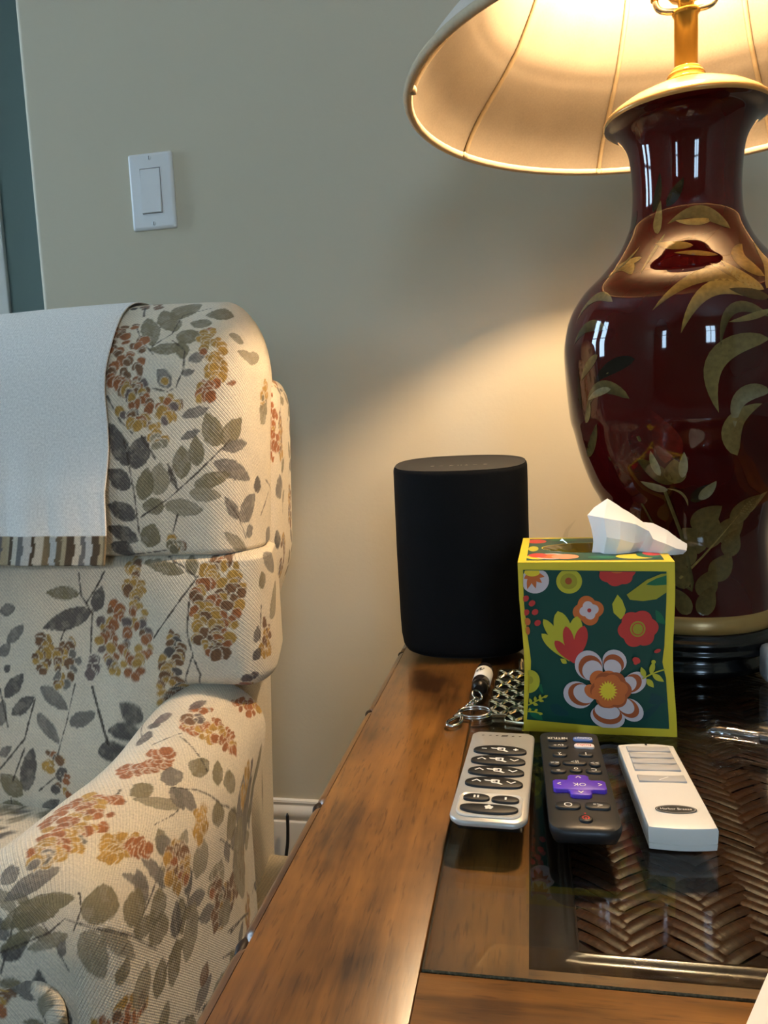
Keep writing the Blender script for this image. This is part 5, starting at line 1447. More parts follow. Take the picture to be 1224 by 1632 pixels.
#VDATA_BEGIN
VASE_LEAVES = [
  ((-2.3403,0.4031),(-2.2233,0.4352),-0.031,0.0069,(60,50,24),(26,20,12)),
  ((-2.0842,0.4055),(-1.7972,0.4269),-0.03,0.0092,(26,20,12),(60,50,24)),
  ((-2.1675,0.3827),(-2.2002,0.4118),0.07,0.0075,(140,122,72),(118,100,56)),
  ((-2.9315,0.3921),(-2.8131,0.411),-0.06,0.0069,(60,50,24),(26,20,12)),
  ((-1.0963,0.3811),(-2.0392,0.3899),-0.22,0.0124,(140,122,72),(60,50,24)),
  ((-1.3733,0.3893),(-1.9164,0.3918),0.07,0.0062,(178,140,66),(140,122,72)),
  ((-1.6711,0.367),(-2.1635,0.374),0.027,0.0076,(178,140,66),(96,70,30)),
  ((-1.4366,0.356),(-1.8873,0.3621),-0.023,0.0048,(178,140,66),(96,70,30)),
  ((-2.2638,0.3477),(-2.7104,0.3479),-0.286,0.0093,(178,140,66),(60,50,24)),
  ((-2.2724,0.3628),(-2.6638,0.3608),0.03,0.0069,(178,140,66),(140,122,72)),
  ((-2.4113,0.3749),(-2.6577,0.3494),0.048,0.004,(140,122,72),(60,50,24)),
  ((-2.0538,0.3814),(-2.169,0.3462),-0.077,0.0035,(140,122,72),(60,50,24)),
  ((-1.1731,0.327),(-1.995,0.3136),-0.212,0.0118,(178,140,66),(96,70,30)),
  ((-1.1941,0.3157),(-1.7891,0.2934),-0.347,0.0129,(178,140,66),(118,100,56)),
  ((-1.178,0.3249),(-1.5488,0.349),-0.008,0.0083,(178,140,66),(96,70,30)),
  ((-1.1652,0.3241),(-1.4341,0.3511),0.073,0.0102,(178,140,66),(140,122,72)),
  ((-1.1097,0.3352),(-1.0581,0.3668),0.374,0.0135,(178,140,66),(96,70,30)),
  ((-1.1414,0.3248),(-0.8094,0.3696),-0.009,0.0087,(178,140,66),(140,122,72)),
  ((-1.1375,0.3177),(-1.4444,0.3258),0.009,0.0082,(96,70,30),(60,50,24)),
  ((-1.1615,0.3025),(-1.5207,0.2819),-0.452,0.0087,(118,100,56),(60,50,24)),
  ((-1.1385,0.308),(-1.4663,0.2997),0.024,0.0054,(140,122,72),(118,100,56)),
  ((-1.1596,0.2857),(-1.5196,0.2304),-0.381,0.0165,(118,100,56),(140,122,72)),
  ((-1.1287,0.2451),(-1.3883,0.2181),-0.38,0.0132,(118,100,56),(150,142,112)),
  ((-2.3525,0.3258),(-2.8052,0.314),-0.276,0.0081,(140,122,72),(60,50,24)),
  ((-2.3675,0.3028),(-2.7788,0.2945),-0.217,0.0096,(118,100,56),(26,20,12)),
  ((-2.1199,0.2766),(-2.5084,0.2603),-0.073,0.0117,(26,20,12),(26,20,12)),
  ((-2.449,0.2834),(-2.6838,0.263),-0.046,0.0082,(118,100,56),(60,50,24)),
  ((-2.1763,0.245),(-2.6559,0.2328),-0.334,0.011,(118,100,56),(26,20,12)),
  ((-2.3373,0.254),(-2.6089,0.2457),-0.057,0.0063,(150,142,112),(118,100,56)),
  ((-2.718,0.2376),(-2.7131,0.2747),0.046,0.0047,(60,50,24),(26,20,12)),
  ((-2.6406,0.3326),(-3.1058,0.3083),4.992,0.004,(118,100,56),(60,50,24)),
  ((-2.8308,0.1958),(-2.5328,0.2254),-0.073,0.01,(118,100,56),(60,50,24)),
  ((-2.6862,0.2264),(-2.5824,0.2447),-0.068,0.0068,(140,122,72),(60,50,24)),
  ((-1.9242,0.1909),(-2.0102,0.2347),-0.077,0.0173,(112,26,20),(74,14,12)),
  ((-1.806,0.1966),(-1.9055,0.2257),0.04,0.0149,(112,26,20),(84,20,16)),
  ((-2.0441,0.194),(-2.2262,0.2136),0.042,0.0133,(84,18,14),(60,10,10)),
  ((-1.8711,0.1736),(-2.1741,0.1958),0.005,0.0135,(96,70,30),(60,50,24)),
  ((-1.8584,0.1736),(-1.8495,0.1945),-0.028,0.018,(118,100,56),(96,70,30)),
  ((-1.9771,0.1804),(-2.0411,0.2017),0.052,0.0067,(150,142,112),(140,122,72)),
  ((-1.7869,0.1785),(-1.7689,0.2002),-0.012,0.0072,(150,142,112),(140,122,72)),
  ((-1.919,0.1682),(-2.177,0.1756),0.051,0.0065,(150,142,112),(118,100,56)),
  ((-1.7333,0.1537),(-1.9427,0.1694),-0.221,0.0021,(140,122,72),(140,122,72)),
  ((-1.7136,0.1587),(-1.5231,0.1737),-0.048,0.0111,(60,50,24),(26,20,12)),
  ((-1.6322,0.1599),(-1.4883,0.1754),-0.048,0.009,(150,142,112),(140,122,72)),
  ((-1.3382,0.1957),(-1.1913,0.2363),0.332,0.0161,(118,100,56),(140,122,72)),
  ((-1.6694,0.1323),(-1.384,0.1533),0.027,0.0207,(118,100,56),(96,70,30)),
  ((-1.2524,0.1374),(-0.9564,0.1611),0.027,0.0178,(118,100,56),(96,70,30)),
  ((-1.6076,0.1123),(-1.7951,0.1345),-0.063,0.0225,(118,100,56),(96,70,30)),
  ((-1.3837,0.1225),(-1.1074,0.1443),-0.023,0.0223,(118,100,56),(96,70,30)),
  ((-1.4663,0.1167),(-1.4257,0.1442),0.07,0.0209,(118,100,56),(96,70,30)),
  ((-1.253,0.1084),(-1.1498,0.1322),0.044,0.018,(118,100,56),(96,70,30)),
  ((-1.4924,0.0912),(-1.2386,0.1128),-0.072,0.0195,(118,100,56),(96,70,30)),
  ((-1.7072,0.1017),(-1.8866,0.1211),-0.048,0.0196,(118,100,56),(96,70,30)),
  ((-1.5746,0.0747),(-1.4182,0.0985),0.052,0.018,(118,100,56),(96,70,30)),
  ((-1.7756,0.0819),(-1.8866,0.1073),-0.045,0.0167,(118,100,56),(96,70,30)),
  ((-1.5778,0.0589),(-1.4437,0.085),0.052,0.0158,(118,100,56),(96,70,30)),
  ((-1.7468,0.0593),(-1.8626,0.0817),-0.059,0.0136,(118,100,56),(96,70,30)),
  ((-1.1553,0.1446),(-0.886,0.1637),-0.041,0.0113,(118,100,56),(140,122,72)),
  ((-2.9084,0.0326),(-1.1314,0.149),-0.055,0.0025,(178,140,66),(140,122,72)),
]
#VDATA_END
lamp()

# ------------------------------------------------------------------ floral recliner
GROUND = np.array([lin(229), lin(217), lin(195)])
INK = {'o': (128, 118, 90), 'g': (120, 114, 106), 'k': (88, 82, 78), 'r': (160, 94, 48), 'm': (182, 140, 62), 'b': (120, 84, 54), 'p': (110, 94, 90), 'd': (74, 64, 56), 'l': (152, 142, 118)}
INKL = {k: np.array([lin(c) for c in v]) for k, v in INK.items()}
def sstep(a, b, x):
    t = np.clip((x-a)/(b-a), 0, 1); return t*t*(3-2*t)
def paint(uv, motifs, seed=0):
    """cloth colour at flat coordinates uv (metres): cream ground printed with leaves, stems and berries"""
    U, V = uv[:, 0], uv[:, 1]
    col = np.repeat(GROUND[None, :], len(U), 0)
    col = col*(0.96+0.08*vnoise(U*90, V*90, 3+seed))[:, None]
    wob = (vnoise(U*260, V*260, 11)-0.5)*0.0018+(vnoise(U*700, V*700, 12)-0.5)*0.0009
    wash = vnoise(U*120, V*120, 21)*0.6+vnoise(U*420, V*420, 22)*0.4
    def blend(idx, mask, c, amt=1.0):
        k = (mask*amt)[:, None]
        sh = (0.66+0.68*wash[idx])[:, None]
        col[idx] = col[idx]*(1-k)+np.clip(c[None, :]*sh, 0, 1)*k
    for mt in motifs:
        kind = mt[0]
        if kind == 'L':                       # leaf: base, tip, width, ink
            _, u0, v0, u1, v1, w, ink = mt
            pad = w+0.004
            idx = np.nonzero((U > min(u0, u1)-pad) & (U < max(u0, u1)+pad) & (V > min(v0, v1)-pad) & (V < max(v0, v1)+pad))[0]
            if not len(idx): continue
            d = np.array([u1-u0, v1-v0]); Ln = np.hypot(*d)
            if Ln < 1e-5: continue
            d /= Ln; du = U[idx]-u0; dv = V[idx]-v0
            t = (du*d[0]+dv*d[1])/Ln; s = -du*d[1]+dv*d[0]
            tt = np.clip(t, 0, 1)
            half = 0.5*w*np.sin(PI*tt**0.85)**0.75
            dist = half-np.abs(s)+wob[idx]
            dist = np.where((t < 0) | (t > 1), -0.01, dist)
            msk = sstep(-0.0006, 0.0006, dist)
            blend(idx, msk*(0.78+0.22*sstep(0.25, 0.6, wash[idx])), INKL[ink], 0.95)
            # darker rim and mid vein like a watercolour
            rim = msk*(1-sstep(0.0004, 0.0016, dist)); col[idx] *= (1-0.22*rim)[:, None]
            vein = msk*(1-sstep(0.0002, 0.0008, np.abs(s))); col[idx] *= (1-0.12*vein)[:, None]
        elif kind == 'S':                     # stem: polyline, width
            _, pts, w = mt
            for (a, b) in zip(pts[:-1], pts[1:]):
                pad = w+0.003
                idx = np.nonzero((U > min(a[0], b[0])-pad) & (U < max(a[0], b[0])+pad) & (V > min(a[1], b[1])-pad) & (V < max(a[1], b[1])+pad))[0]
                if not len(idx): continue
                d = np.array([b[0]-a[0], b[1]-a[1]]); L2 = (d**2).sum()
                if L2 < 1e-10: continue
                t = np.clip(((U[idx]-a[0])*d[0]+(V[idx]-a[1])*d[1])/L2, 0, 1)
                ds = np.hypot(U[idx]-a[0]-t*d[0], V[idx]-a[1]-t*d[1])
                blend(idx, 1-sstep(w*0.5-0.0005, w*0.5+0.0005, ds-wob[idx]*0.6), INKL['d'], 0.95)
        elif kind == 'C':                     # berry cluster: axis from top to bottom, width, palette
            _, u0, v0, u1, v1, w, pal, n, sd = mt
            rng = random.Random(sd)
            d = np.array([u1-u0, v1-v0]); Ln = np.hypot(*d); d = d/Ln; nr = np.array([-d[1], d[0]])
            for k in range(int(n*1.25)):
                s = (k+rng.random())/(n*1.25); ww = w*(0.35+0.65*math.sin(PI*min(1.0, 0.12+s*0.83)))
                q = rng.uniform(-0.5, 0.5)*ww
                c = np.array([u0, v0])+d*Ln*s+nr*q
                r1 = rng.uniform(0.0042, 0.0076); r2 = r1*rng.uniform(0.65, 1.0); an = rng.uniform(0, PI)
                ink = pal[int(rng.random()*len(pal))]
                idx = np.nonzero((np.abs(U-c[0]) < r1+0.003) & (np.abs(V-c[1]) < r1+0.003))[0]
                if not len(idx): continue
                du = U[idx]-c[0]; dv = V[idx]-c[1]
                a_ = du*math.cos(an)+dv*math.sin(an); b_ = -du*math.sin(an)+dv*math.cos(an)
                dist = (1-np.sqrt((a_/r1)**2+(b_/r2)**2))*r2+wob[idx]*0.9
                halo = sstep(-0.0011, -0.0003, dist)
                col[idx] = col[idx]*(1-halo*0.75)[:, None]+(GROUND*1.02)[None, :]*(halo*0.75)[:, None]
                blend(idx, sstep(-0.0004, 0.0006, dist), INKL[ink], 0.95)
    return np.clip(col, 0, 1)

def filler(u0, u1, v0, v1, seed, keep=None):
    """the same print carried on where the cloth runs out of the picture"""
    rng = random.Random(seed); out = []
    u = u0
    while u < u1:
        v = v0+rng.uniform(0, 0.05)
        while v < v1:
            if keep is None or keep(u, v):
                if rng.random() < 0.35:
                    out.append(('C', u, v+0.05, u+rng.uniform(-.01, .01), v, 0.03, rng.choice(['rrmb', 'mmrb', 'bbmp']), 22, rng.randint(0, 999)))
                else:
                    a = rng.uniform(0.6, 2.4); L = rng.uniform(0.05, 0.08); d = (math.cos(a)*L, math.sin(a)*L)
                    out.append(('S', [(u, v), (u+d[0]*0.5+0.003, v+d[1]*0.5), (u+d[0], v+d[1])], 0.0016))
                    for k in range(4):
                        s = 0.2+0.25*k; bx, by = u+d[0]*s, v+d[1]*s; an = a+(1 if k % 2 else -1)*rng.uniform(0.6, 1.0); l = rng.uniform(0.02, 0.032)
                        out.append(('L', bx, by, bx+math.cos(an)*l, by+math.sin(an)*l, l*0.5, rng.choice('ogkol')))
            v += rng.uniform(0.055, 0.08)
        u += rng.uniform(0.045, 0.06)
    return out
#CDATA_BEGIN
CHAIR_MOTIFS = {
 'head_cushion': [
  ('C',-0.1998,0.951,-0.1418,0.9285,0.0315,'bbd',10,0), ('S',[(-0.1591,0.9063),(-0.167,0.9322)],0.0026), ('L',-0.0921,0.9087,-0.1246,0.9263,0.0518,'o'), ('L',-0.036,0.9062,-0.0778,0.9008,0.0304,'o'), 
  ('L',-0.0669,0.8754,-0.095,0.8821,0.0239,'o'), ('L',-0.1091,0.8621,-0.1374,0.9205,0.029,'o'), ('L',-0.1332,0.8383,-0.153,0.9022,0.0238,'o'), ('L',-0.1077,0.8533,-0.0744,0.8498,0.0253,'o'), 
  ('L',-0.0957,0.8342,-0.1376,0.8335,0.016,'o'), ('L',-0.0936,0.8194,-0.1002,0.8445,0.0149,'o'), ('L',-0.088,0.818,-0.0685,0.8239,0.0127,'g'), ('L',-0.0954,0.8039,-0.0792,0.8064,0.0075,'g'), 
  ('L',-0.1071,0.7902,-0.1233,0.8098,0.0161,'g'), ('L',-0.0136,0.8513,-0.04,0.8574,0.0177,'l'), ('L',0.0303,0.8257,-0.0273,0.8325,0.0209,'l'), ('L',-0.0305,0.7933,-0.0432,0.7909,0.0057,'r'), 
  ('L',-0.0922,0.7596,-0.0613,0.7675,0.0111,'g'), ('L',-0.0927,0.7367,-0.0701,0.7455,0.0084,'g'), ('L',-0.0515,0.7277,-0.065,0.7623,0.0232,'o'), ('L',-0.0475,0.7296,-0.0208,0.7558,0.0223,'o'), 
  ('L',-0.0468,0.7248,-0.0092,0.73,0.0128,'g'), ('L',-0.0558,0.7115,-0.0019,0.6915,0.0189,'g'), ('L',-0.0774,0.6885,-0.0359,0.6993,0.0155,'o'), ('L',-0.083,0.6817,-0.0467,0.6767,0.0155,'l'), 
  ('L',-0.0914,0.6956,-0.0911,0.7301,0.022,'o'), ('L',-0.0736,0.7084,-0.0761,0.7397,0.017,'o'), ('L',-0.1112,0.6693,-0.0666,0.6629,0.0178,'l'), ('L',-0.1113,0.6677,-0.1374,0.6688,0.0185,'o'), 
  ('L',-0.1193,0.6792,-0.1164,0.7132,0.0257,'l'), ('L',-0.1366,0.6743,-0.1306,0.7086,0.0208,'o'), ('L',-0.1534,0.7106,-0.178,0.756,0.0211,'k'), ('L',-0.148,0.7079,-0.1337,0.7414,0.0264,'k'), 
  ('L',-0.1515,0.6875,-0.1784,0.7073,0.0214,'k'), ('L',-0.145,0.6565,-0.179,0.6715,0.0199,'k'), ('L',-0.1428,0.6323,-0.18,0.6474,0.0169,'k'), ('L',-0.1317,0.6254,-0.1237,0.6501,0.0244,'o'), 
  ('L',-0.1493,0.6178,-0.1773,0.6284,0.0181,'k'), ('L',-0.0255,0.6516,-0.043,0.6755,0.0132,'g'), ('L',-0.0233,0.6506,0.0143,0.6748,0.0257,'g'), ('L',0.0206,0.6759,0.0206,0.6942,0.0201,'k'), 
  ('L',-0.0064,0.6106,-0.0452,0.6403,0.014,'l'), ('L',-0.0108,0.6339,0.0074,0.6412,0.0142,'g'), ('L',-0.0964,0.6847,-0.1073,0.712,0.0062,'d'), 
  ('S',[(-0.1622,0.8779),(-0.1508,0.8483),(-0.1311,0.8272)],0.0019), ('S',[(-0.1339,0.8382),(-0.1128,0.8569),(-0.107,0.904),(-0.0727,0.9206)],0.0014), 
  ('S',[(-0.1107,0.8453),(-0.0931,0.8301),(-0.0928,0.808),(-0.1005,0.7904)],0.0013), ('S',[(-0.1279,0.7903),(-0.1103,0.7857),(-0.1048,0.7881)],0.0013), 
  ('S',[(-0.1824,0.7838),(-0.1643,0.7575),(-0.1491,0.7442)],0.0021), ('S',[(-0.1384,0.6574),(-0.1051,0.6765),(-0.074,0.7011),(-0.0501,0.7226),(-0.0375,0.7339)],0.0015), 
  ('S',[(-0.1414,0.6402),(-0.1459,0.6776),(-0.1525,0.7112),(-0.1606,0.7421)],0.0016), ('S',[(-0.1387,0.7414),(-0.1215,0.7174)],0.0021), ('S',[(-0.1068,0.6228),(-0.0961,0.6587)],0.0018), 
  ('S',[(-0.0112,0.6311),(-0.0247,0.6533),(-0.0428,0.6752)],0.0013), ('S',[(-0.1507,0.6168),(-0.1026,0.6233)],0.0013), ('C',-0.1805,0.8821,-0.1584,0.7855,0.0518,'rrbbrbr',48,54), 
  ('C',-0.1341,0.7969,-0.1345,0.7489,0.0763,'mmrbpmr',40,55), ('C',-0.0687,0.8637,-0.0532,0.791,0.0273,'mmmmr',30,56), ('C',-0.071,0.7918,-0.0623,0.7765,0.0186,'rrm',9,57), 
  ('C',-0.117,0.743,-0.1165,0.7304,0.0259,'lml',9,58), ('C',-0.0956,0.6309,-0.1029,0.6227,0.0188,'mob',9,59), ('C',0.0416,0.7947,0.0356,0.7597,0.0237,'mmo',12,60), 
  ('L',0.0302,0.7493,0.0455,0.7703,0.0213,'l'), ('S',[(0.031,0.6521),(0.0584,0.6739)],0.0016), ('S',[(0.1164,0.6623),(0.0474,0.6881)],0.0016), ('L',0.0965,0.6336,0.1183,0.6539,0.0504,'o'), 
  ('L',0.0532,0.6156,0.0698,0.6346,0.0274,'g'), ('L',-0.3193,0.6313,-0.3093,0.6424,0.0123,'k'), ],
 'back_cushion': [
  ('L',-0.0864,0.5999,-0.1376,0.6098,0.0135,'o'), ('L',-0.0739,0.5984,-0.0842,0.6155,0.0142,'o'), ('L',-0.2168,0.5753,-0.259,0.5761,0.015,'o'), ('L',-0.2008,0.5571,-0.2612,0.5376,0.0216,'k'), 
  ('L',-0.1968,0.5563,-0.1881,0.5833,0.0169,'k'), ('L',-0.3092,0.5197,-0.2864,0.5406,0.0141,'g'), ('L',-0.3197,0.505,-0.3049,0.5191,0.0131,'g'), ('L',-0.3158,0.4585,-0.2886,0.4864,0.017,'k'), 
  ('L',-0.3081,0.4389,-0.2755,0.462,0.0153,'k'), ('L',-0.2676,0.473,-0.2325,0.4493,0.0193,'g'), ('L',-0.2743,0.4424,-0.2474,0.4097,0.0173,'g'), ('L',-0.232,0.4331,-0.1979,0.4481,0.0176,'g'), 
  ('L',-0.1416,0.4412,-0.1663,0.4609,0.0247,'k'), ('L',-0.1448,0.43,-0.1845,0.4291,0.0213,'k'), ('L',-0.198,0.4025,-0.1635,0.4119,0.0228,'k'), ('L',-0.3034,0.3483,-0.2838,0.4019,0.0204,'k'), 
  ('L',-0.3072,0.3424,-0.3334,0.3667,0.0272,'o'), ('L',-0.3047,0.3182,-0.3412,0.3258,0.0306,'o'), ('L',-0.2845,0.3234,-0.2568,0.3429,0.0146,'k'), ('L',-0.3596,0.2842,-0.3138,0.3087,0.0268,'o'), 
  ('L',-0.319,0.5547,-0.2975,0.5588,0.0137,'g'), ('L',-0.3258,0.4244,-0.3179,0.456,0.0144,'g'), ('L',-0.3139,0.487,-0.3071,0.4956,0.0085,'k'), ('L',-0.3301,0.3889,-0.3132,0.4021,0.0098,'g'), 
  ('S',[(-0.0584,0.6142),(-0.0707,0.5954),(-0.091,0.5698),(-0.1195,0.5336)],0.0018), ('S',[(-0.113,0.6157),(-0.0882,0.6059),(-0.0714,0.5954)],0.0015), 
  ('S',[(-0.078,0.5773),(-0.081,0.5397),(-0.0764,0.5163),(-0.1042,0.4586)],0.0015), ('S',[(-0.0766,0.5137),(-0.0715,0.4944),(-0.0952,0.4448)],0.0018), 
  ('S',[(-0.2178,0.5966),(-0.2139,0.5731),(-0.1997,0.5551),(-0.2016,0.5126)],0.0019), ('S',[(-0.1856,0.5994),(-0.1942,0.5838),(-0.2079,0.5646)],0.0019), 
  ('S',[(-0.2346,0.5362),(-0.2391,0.5253)],0.0016), ('S',[(-0.276,0.4578),(-0.2939,0.4118),(-0.3327,0.3725)],0.0022), ('S',[(-0.2222,0.4781),(-0.2364,0.4334),(-0.251,0.3977)],0.0013), 
  ('S',[(-0.2005,0.4763),(-0.1903,0.4364),(-0.1846,0.4139)],0.0032), ('S',[(-0.2955,0.4006),(-0.3172,0.3601)],0.002), ('S',[(-0.2836,0.3507),(-0.2565,0.3714)],0.0016), 
  ('S',[(-0.3236,0.3383),(-0.325,0.2984)],0.002), ('S',[(-0.3218,0.4671),(-0.3148,0.4246)],0.0017), ('S',[(-0.2491,0.522),(-0.2533,0.498)],0.0013), 
  ('C',-0.0452,0.6156,-0.0542,0.5151,0.051,'rrbmmbm',78,112), ('C',-0.1561,0.6092,-0.1408,0.5624,0.0234,'mmbm',20,113), ('C',-0.1544,0.5643,-0.1603,0.4908,0.0706,'rbrmpmr',54,114), 
  ('C',-0.2569,0.5301,-0.2681,0.4886,0.0191,'mmb',13,115), ('C',-0.2261,0.525,-0.2403,0.4713,0.0287,'gbmg',22,116), ('C',-0.0934,0.5369,-0.1169,0.4468,0.0239,'bbkmb',38,117), 
  ('C',-0.259,0.4007,-0.2496,0.3455,0.0262,'kbrm',15,118), ('C',-0.1919,0.5058,-0.2018,0.4868,0.0178,'pp',8,119), ('C',0.0189,0.5401,0.0041,0.5066,0.036,'mmb',14,120), 
  ('L',0.0387,0.5916,0.0462,0.613,0.0551,'g'), ('L',0.0118,0.5788,0.0071,0.5972,0.0224,'o'), ('L',0.0601,0.5478,0.0466,0.5728,0.0571,'l'), ('L',-0.0091,0.5252,-0.0038,0.5424,0.0103,'g'), 
  ('S',[(0.0039,0.5618),(-0.0028,0.5266)],0.0015), ('L',-0.0142,0.508,-0.002,0.5185,0.0108,'k'), ('C',-0.0157,0.4923,-0.0997,0.4138,0.0161,'mrrp',16,127), ],
 'back_shell': [
  ('C',-0.0446,0.8914,-0.0129,0.7081,0.0468,'rrmmr',46,61), ('L',0.0039,0.6628,-0.0052,0.6868,0.0268,'g'), ('L',-0.0098,0.6051,-0.0121,0.6277,0.0189,'k'), ('L',0.0326,0.27,0.0386,0.33,0.0061,'o'), ],
 'arm_pad': [
  ('L',-0.0935,-0.1141,-0.0899,-0.1035,0.0211,'k'), ('S',[(-0.1378,-0.0794),(-0.0977,-0.125)],0.0014), ('S',[(-0.1162,-0.2508),(-0.1149,-0.2631)],0.0014), 
  ('C',-0.0246,-0.039,0.0262,-0.0248,0.0271,'rrm',14,128), ('C',-0.0596,-0.1091,0.0224,-0.092,0.0322,'rrmrr',44,129), ('C',-0.0701,-0.1958,-0.0506,-0.1527,0.0364,'rrr',28,130), 
  ('C',-0.044,-0.0735,-0.0564,-0.1044,0.0182,'bpr',10,131), ('L',0.0053,-0.1459,-0.027,-0.1545,0.026,'o'), ('L',-0.0212,-0.1873,-0.0392,-0.17,0.0244,'g'), 
  ('L',-0.0368,-0.2001,-0.0456,-0.2217,0.0209,'o'), ('L',0.0289,-0.1475,0.007,-0.1274,0.0171,'o'), ('L',0.0475,-0.1344,0.0296,-0.1215,0.0236,'o'), ('L',-0.077,-0.094,-0.0958,-0.1052,0.0185,'p'), 
  ('L',-0.0623,-0.0843,-0.0516,-0.0626,0.0111,'p'), ('L',-0.0995,-0.1312,-0.0815,-0.1296,0.0246,'k'), ('S',[(-0.0541,-0.1276),(-0.0259,-0.1387),(0.0032,-0.1473)],0.0013), 
  ('S',[(-0.073,-0.1446),(-0.0545,-0.1231)],0.0013), ('L',0.0112,-0.1969,-0.041,-0.2246,0.0146,'l'), ('L',-0.0219,-0.1906,0.0155,-0.1975,0.0149,'g'), ('L',-0.0191,-0.1884,0.0293,-0.1861,0.0177,'g'), 
  ('L',0.0692,-0.1264,0.099,-0.0327,0.0586,'g'), ('L',0.0586,-0.1659,0.0384,-0.1585,0.0206,'o'), ('L',0.0823,-0.1353,0.0576,-0.1451,0.0293,'o'), ('L',0.039,-0.2354,0.0147,-0.2376,0.0165,'g'), 
  ('L',0.0587,-0.2522,0.0172,-0.2627,0.0117,'g'), ('L',0.0464,-0.2702,0.0184,-0.2848,0.0076,'g'), ('L',0.0367,-0.3259,0.0112,-0.3033,0.0394,'o'), ('L',0.0594,-0.2972,0.0389,-0.2789,0.0253,'o'), 
  ('L',0.0779,-0.2657,0.0528,-0.2605,0.022,'o'), ('L',-0.037,-0.3166,-0.0688,-0.3548,0.019,'g'), ('L',-0.0682,-0.3244,-0.0802,-0.3382,0.0165,'g'), ('L',-0.0016,-0.3335,-0.0675,-0.3818,0.0293,'o'), 
  ('L',-0.0389,-0.3818,-0.0652,-0.3978,0.0116,'o'), ('L',0.0003,-0.3783,-0.0441,-0.3956,0.0125,'l'), ('L',0.0357,-0.337,0.0798,-0.3236,0.023,'l'), ('L',0.0431,-0.3228,0.0846,-0.2945,0.0129,'l'), 
  ('L',0.0943,-0.2682,0.0721,-0.2617,0.0279,'o'), ('L',0.0784,-0.2086,0.0539,-0.1905,0.0259,'l'), ('L',0.1123,-0.184,0.0867,-0.1665,0.026,'l'), ('L',0.1358,-0.2321,0.0942,-0.2139,0.023,'l'), 
  ('L',0.1396,-0.2546,0.1066,-0.2421,0.0185,'o'), ('L',0.1184,-0.145,0.1081,-0.0728,0.075,'l'), ('L',0.172,-0.2138,0.158,-0.2023,0.016,'b'), ('L',0.1454,-0.1751,0.1292,-0.1583,0.0248,'l'), 
  ('L',0.134,-0.2738,0.1074,-0.2637,0.0183,'o'), ('L',0.1239,-0.2979,0.0974,-0.2819,0.0223,'l'), ('L',0.0926,-0.3137,0.0774,-0.3031,0.0141,'o'), ('L',0.047,-0.2302,0.0335,-0.2061,0.0126,'l'), 
  ('S',[(0.0015,-0.2319),(0.0099,-0.209),(0.0102,-0.1961)],0.0013), ('S',[(-0.0204,-0.1888),(0.0094,-0.1712),(0.0455,-0.1541),(0.0696,-0.1262)],0.0013), 
  ('S',[(-0.0569,-0.219),(-0.055,-0.2282),(-0.0429,-0.2307)],0.0018), ('S',[(-0.0585,-0.2369),(-0.055,-0.2242)],0.0014), ('S',[(-0.0027,-0.3268),(0.016,-0.3321),(0.029,-0.3433)],0.002), 
  ('S',[(-0.0651,-0.3995),(-0.0228,-0.3798),(0.0392,-0.3262),(0.0642,-0.2983),(0.0975,-0.2693)],0.0014), ('S',[(-0.0886,-0.2772),(-0.0729,-0.2898),(-0.0713,-0.2995)],0.0013), 
  ('S',[(0.1575,-0.1651),(0.1795,-0.0717),(0.1662,-0.1257),(0.1618,-0.1609)],0.0018), ('C',-0.0677,-0.233,-0.058,-0.2947,0.0545,'rrrm',54,184), 
  ('C',-0.0442,-0.2845,-0.0638,-0.3167,0.0298,'mmgrm',34,185), ('C',-0.0175,-0.2613,-0.0006,-0.2819,0.0362,'mmm',20,186), ('C',-0.0039,-0.2646,0.0223,-0.2525,0.0127,'rr',8,187), 
  ('C',0.0357,-0.2341,0.0713,-0.2296,0.0289,'rmmb',30,188), ('C',0.0283,-0.1767,0.0502,-0.1971,0.0143,'mm',16,189), ('C',0.0927,-0.1853,0.1202,-0.1714,0.0239,'rbl',12,190), 
  ('C',0.0526,-0.0845,0.0751,-0.0883,0.0442,'mm',10,191), ],
 'arm_panel': [
  ],
 'arm_front': [
  ],
}
#CDATA_END

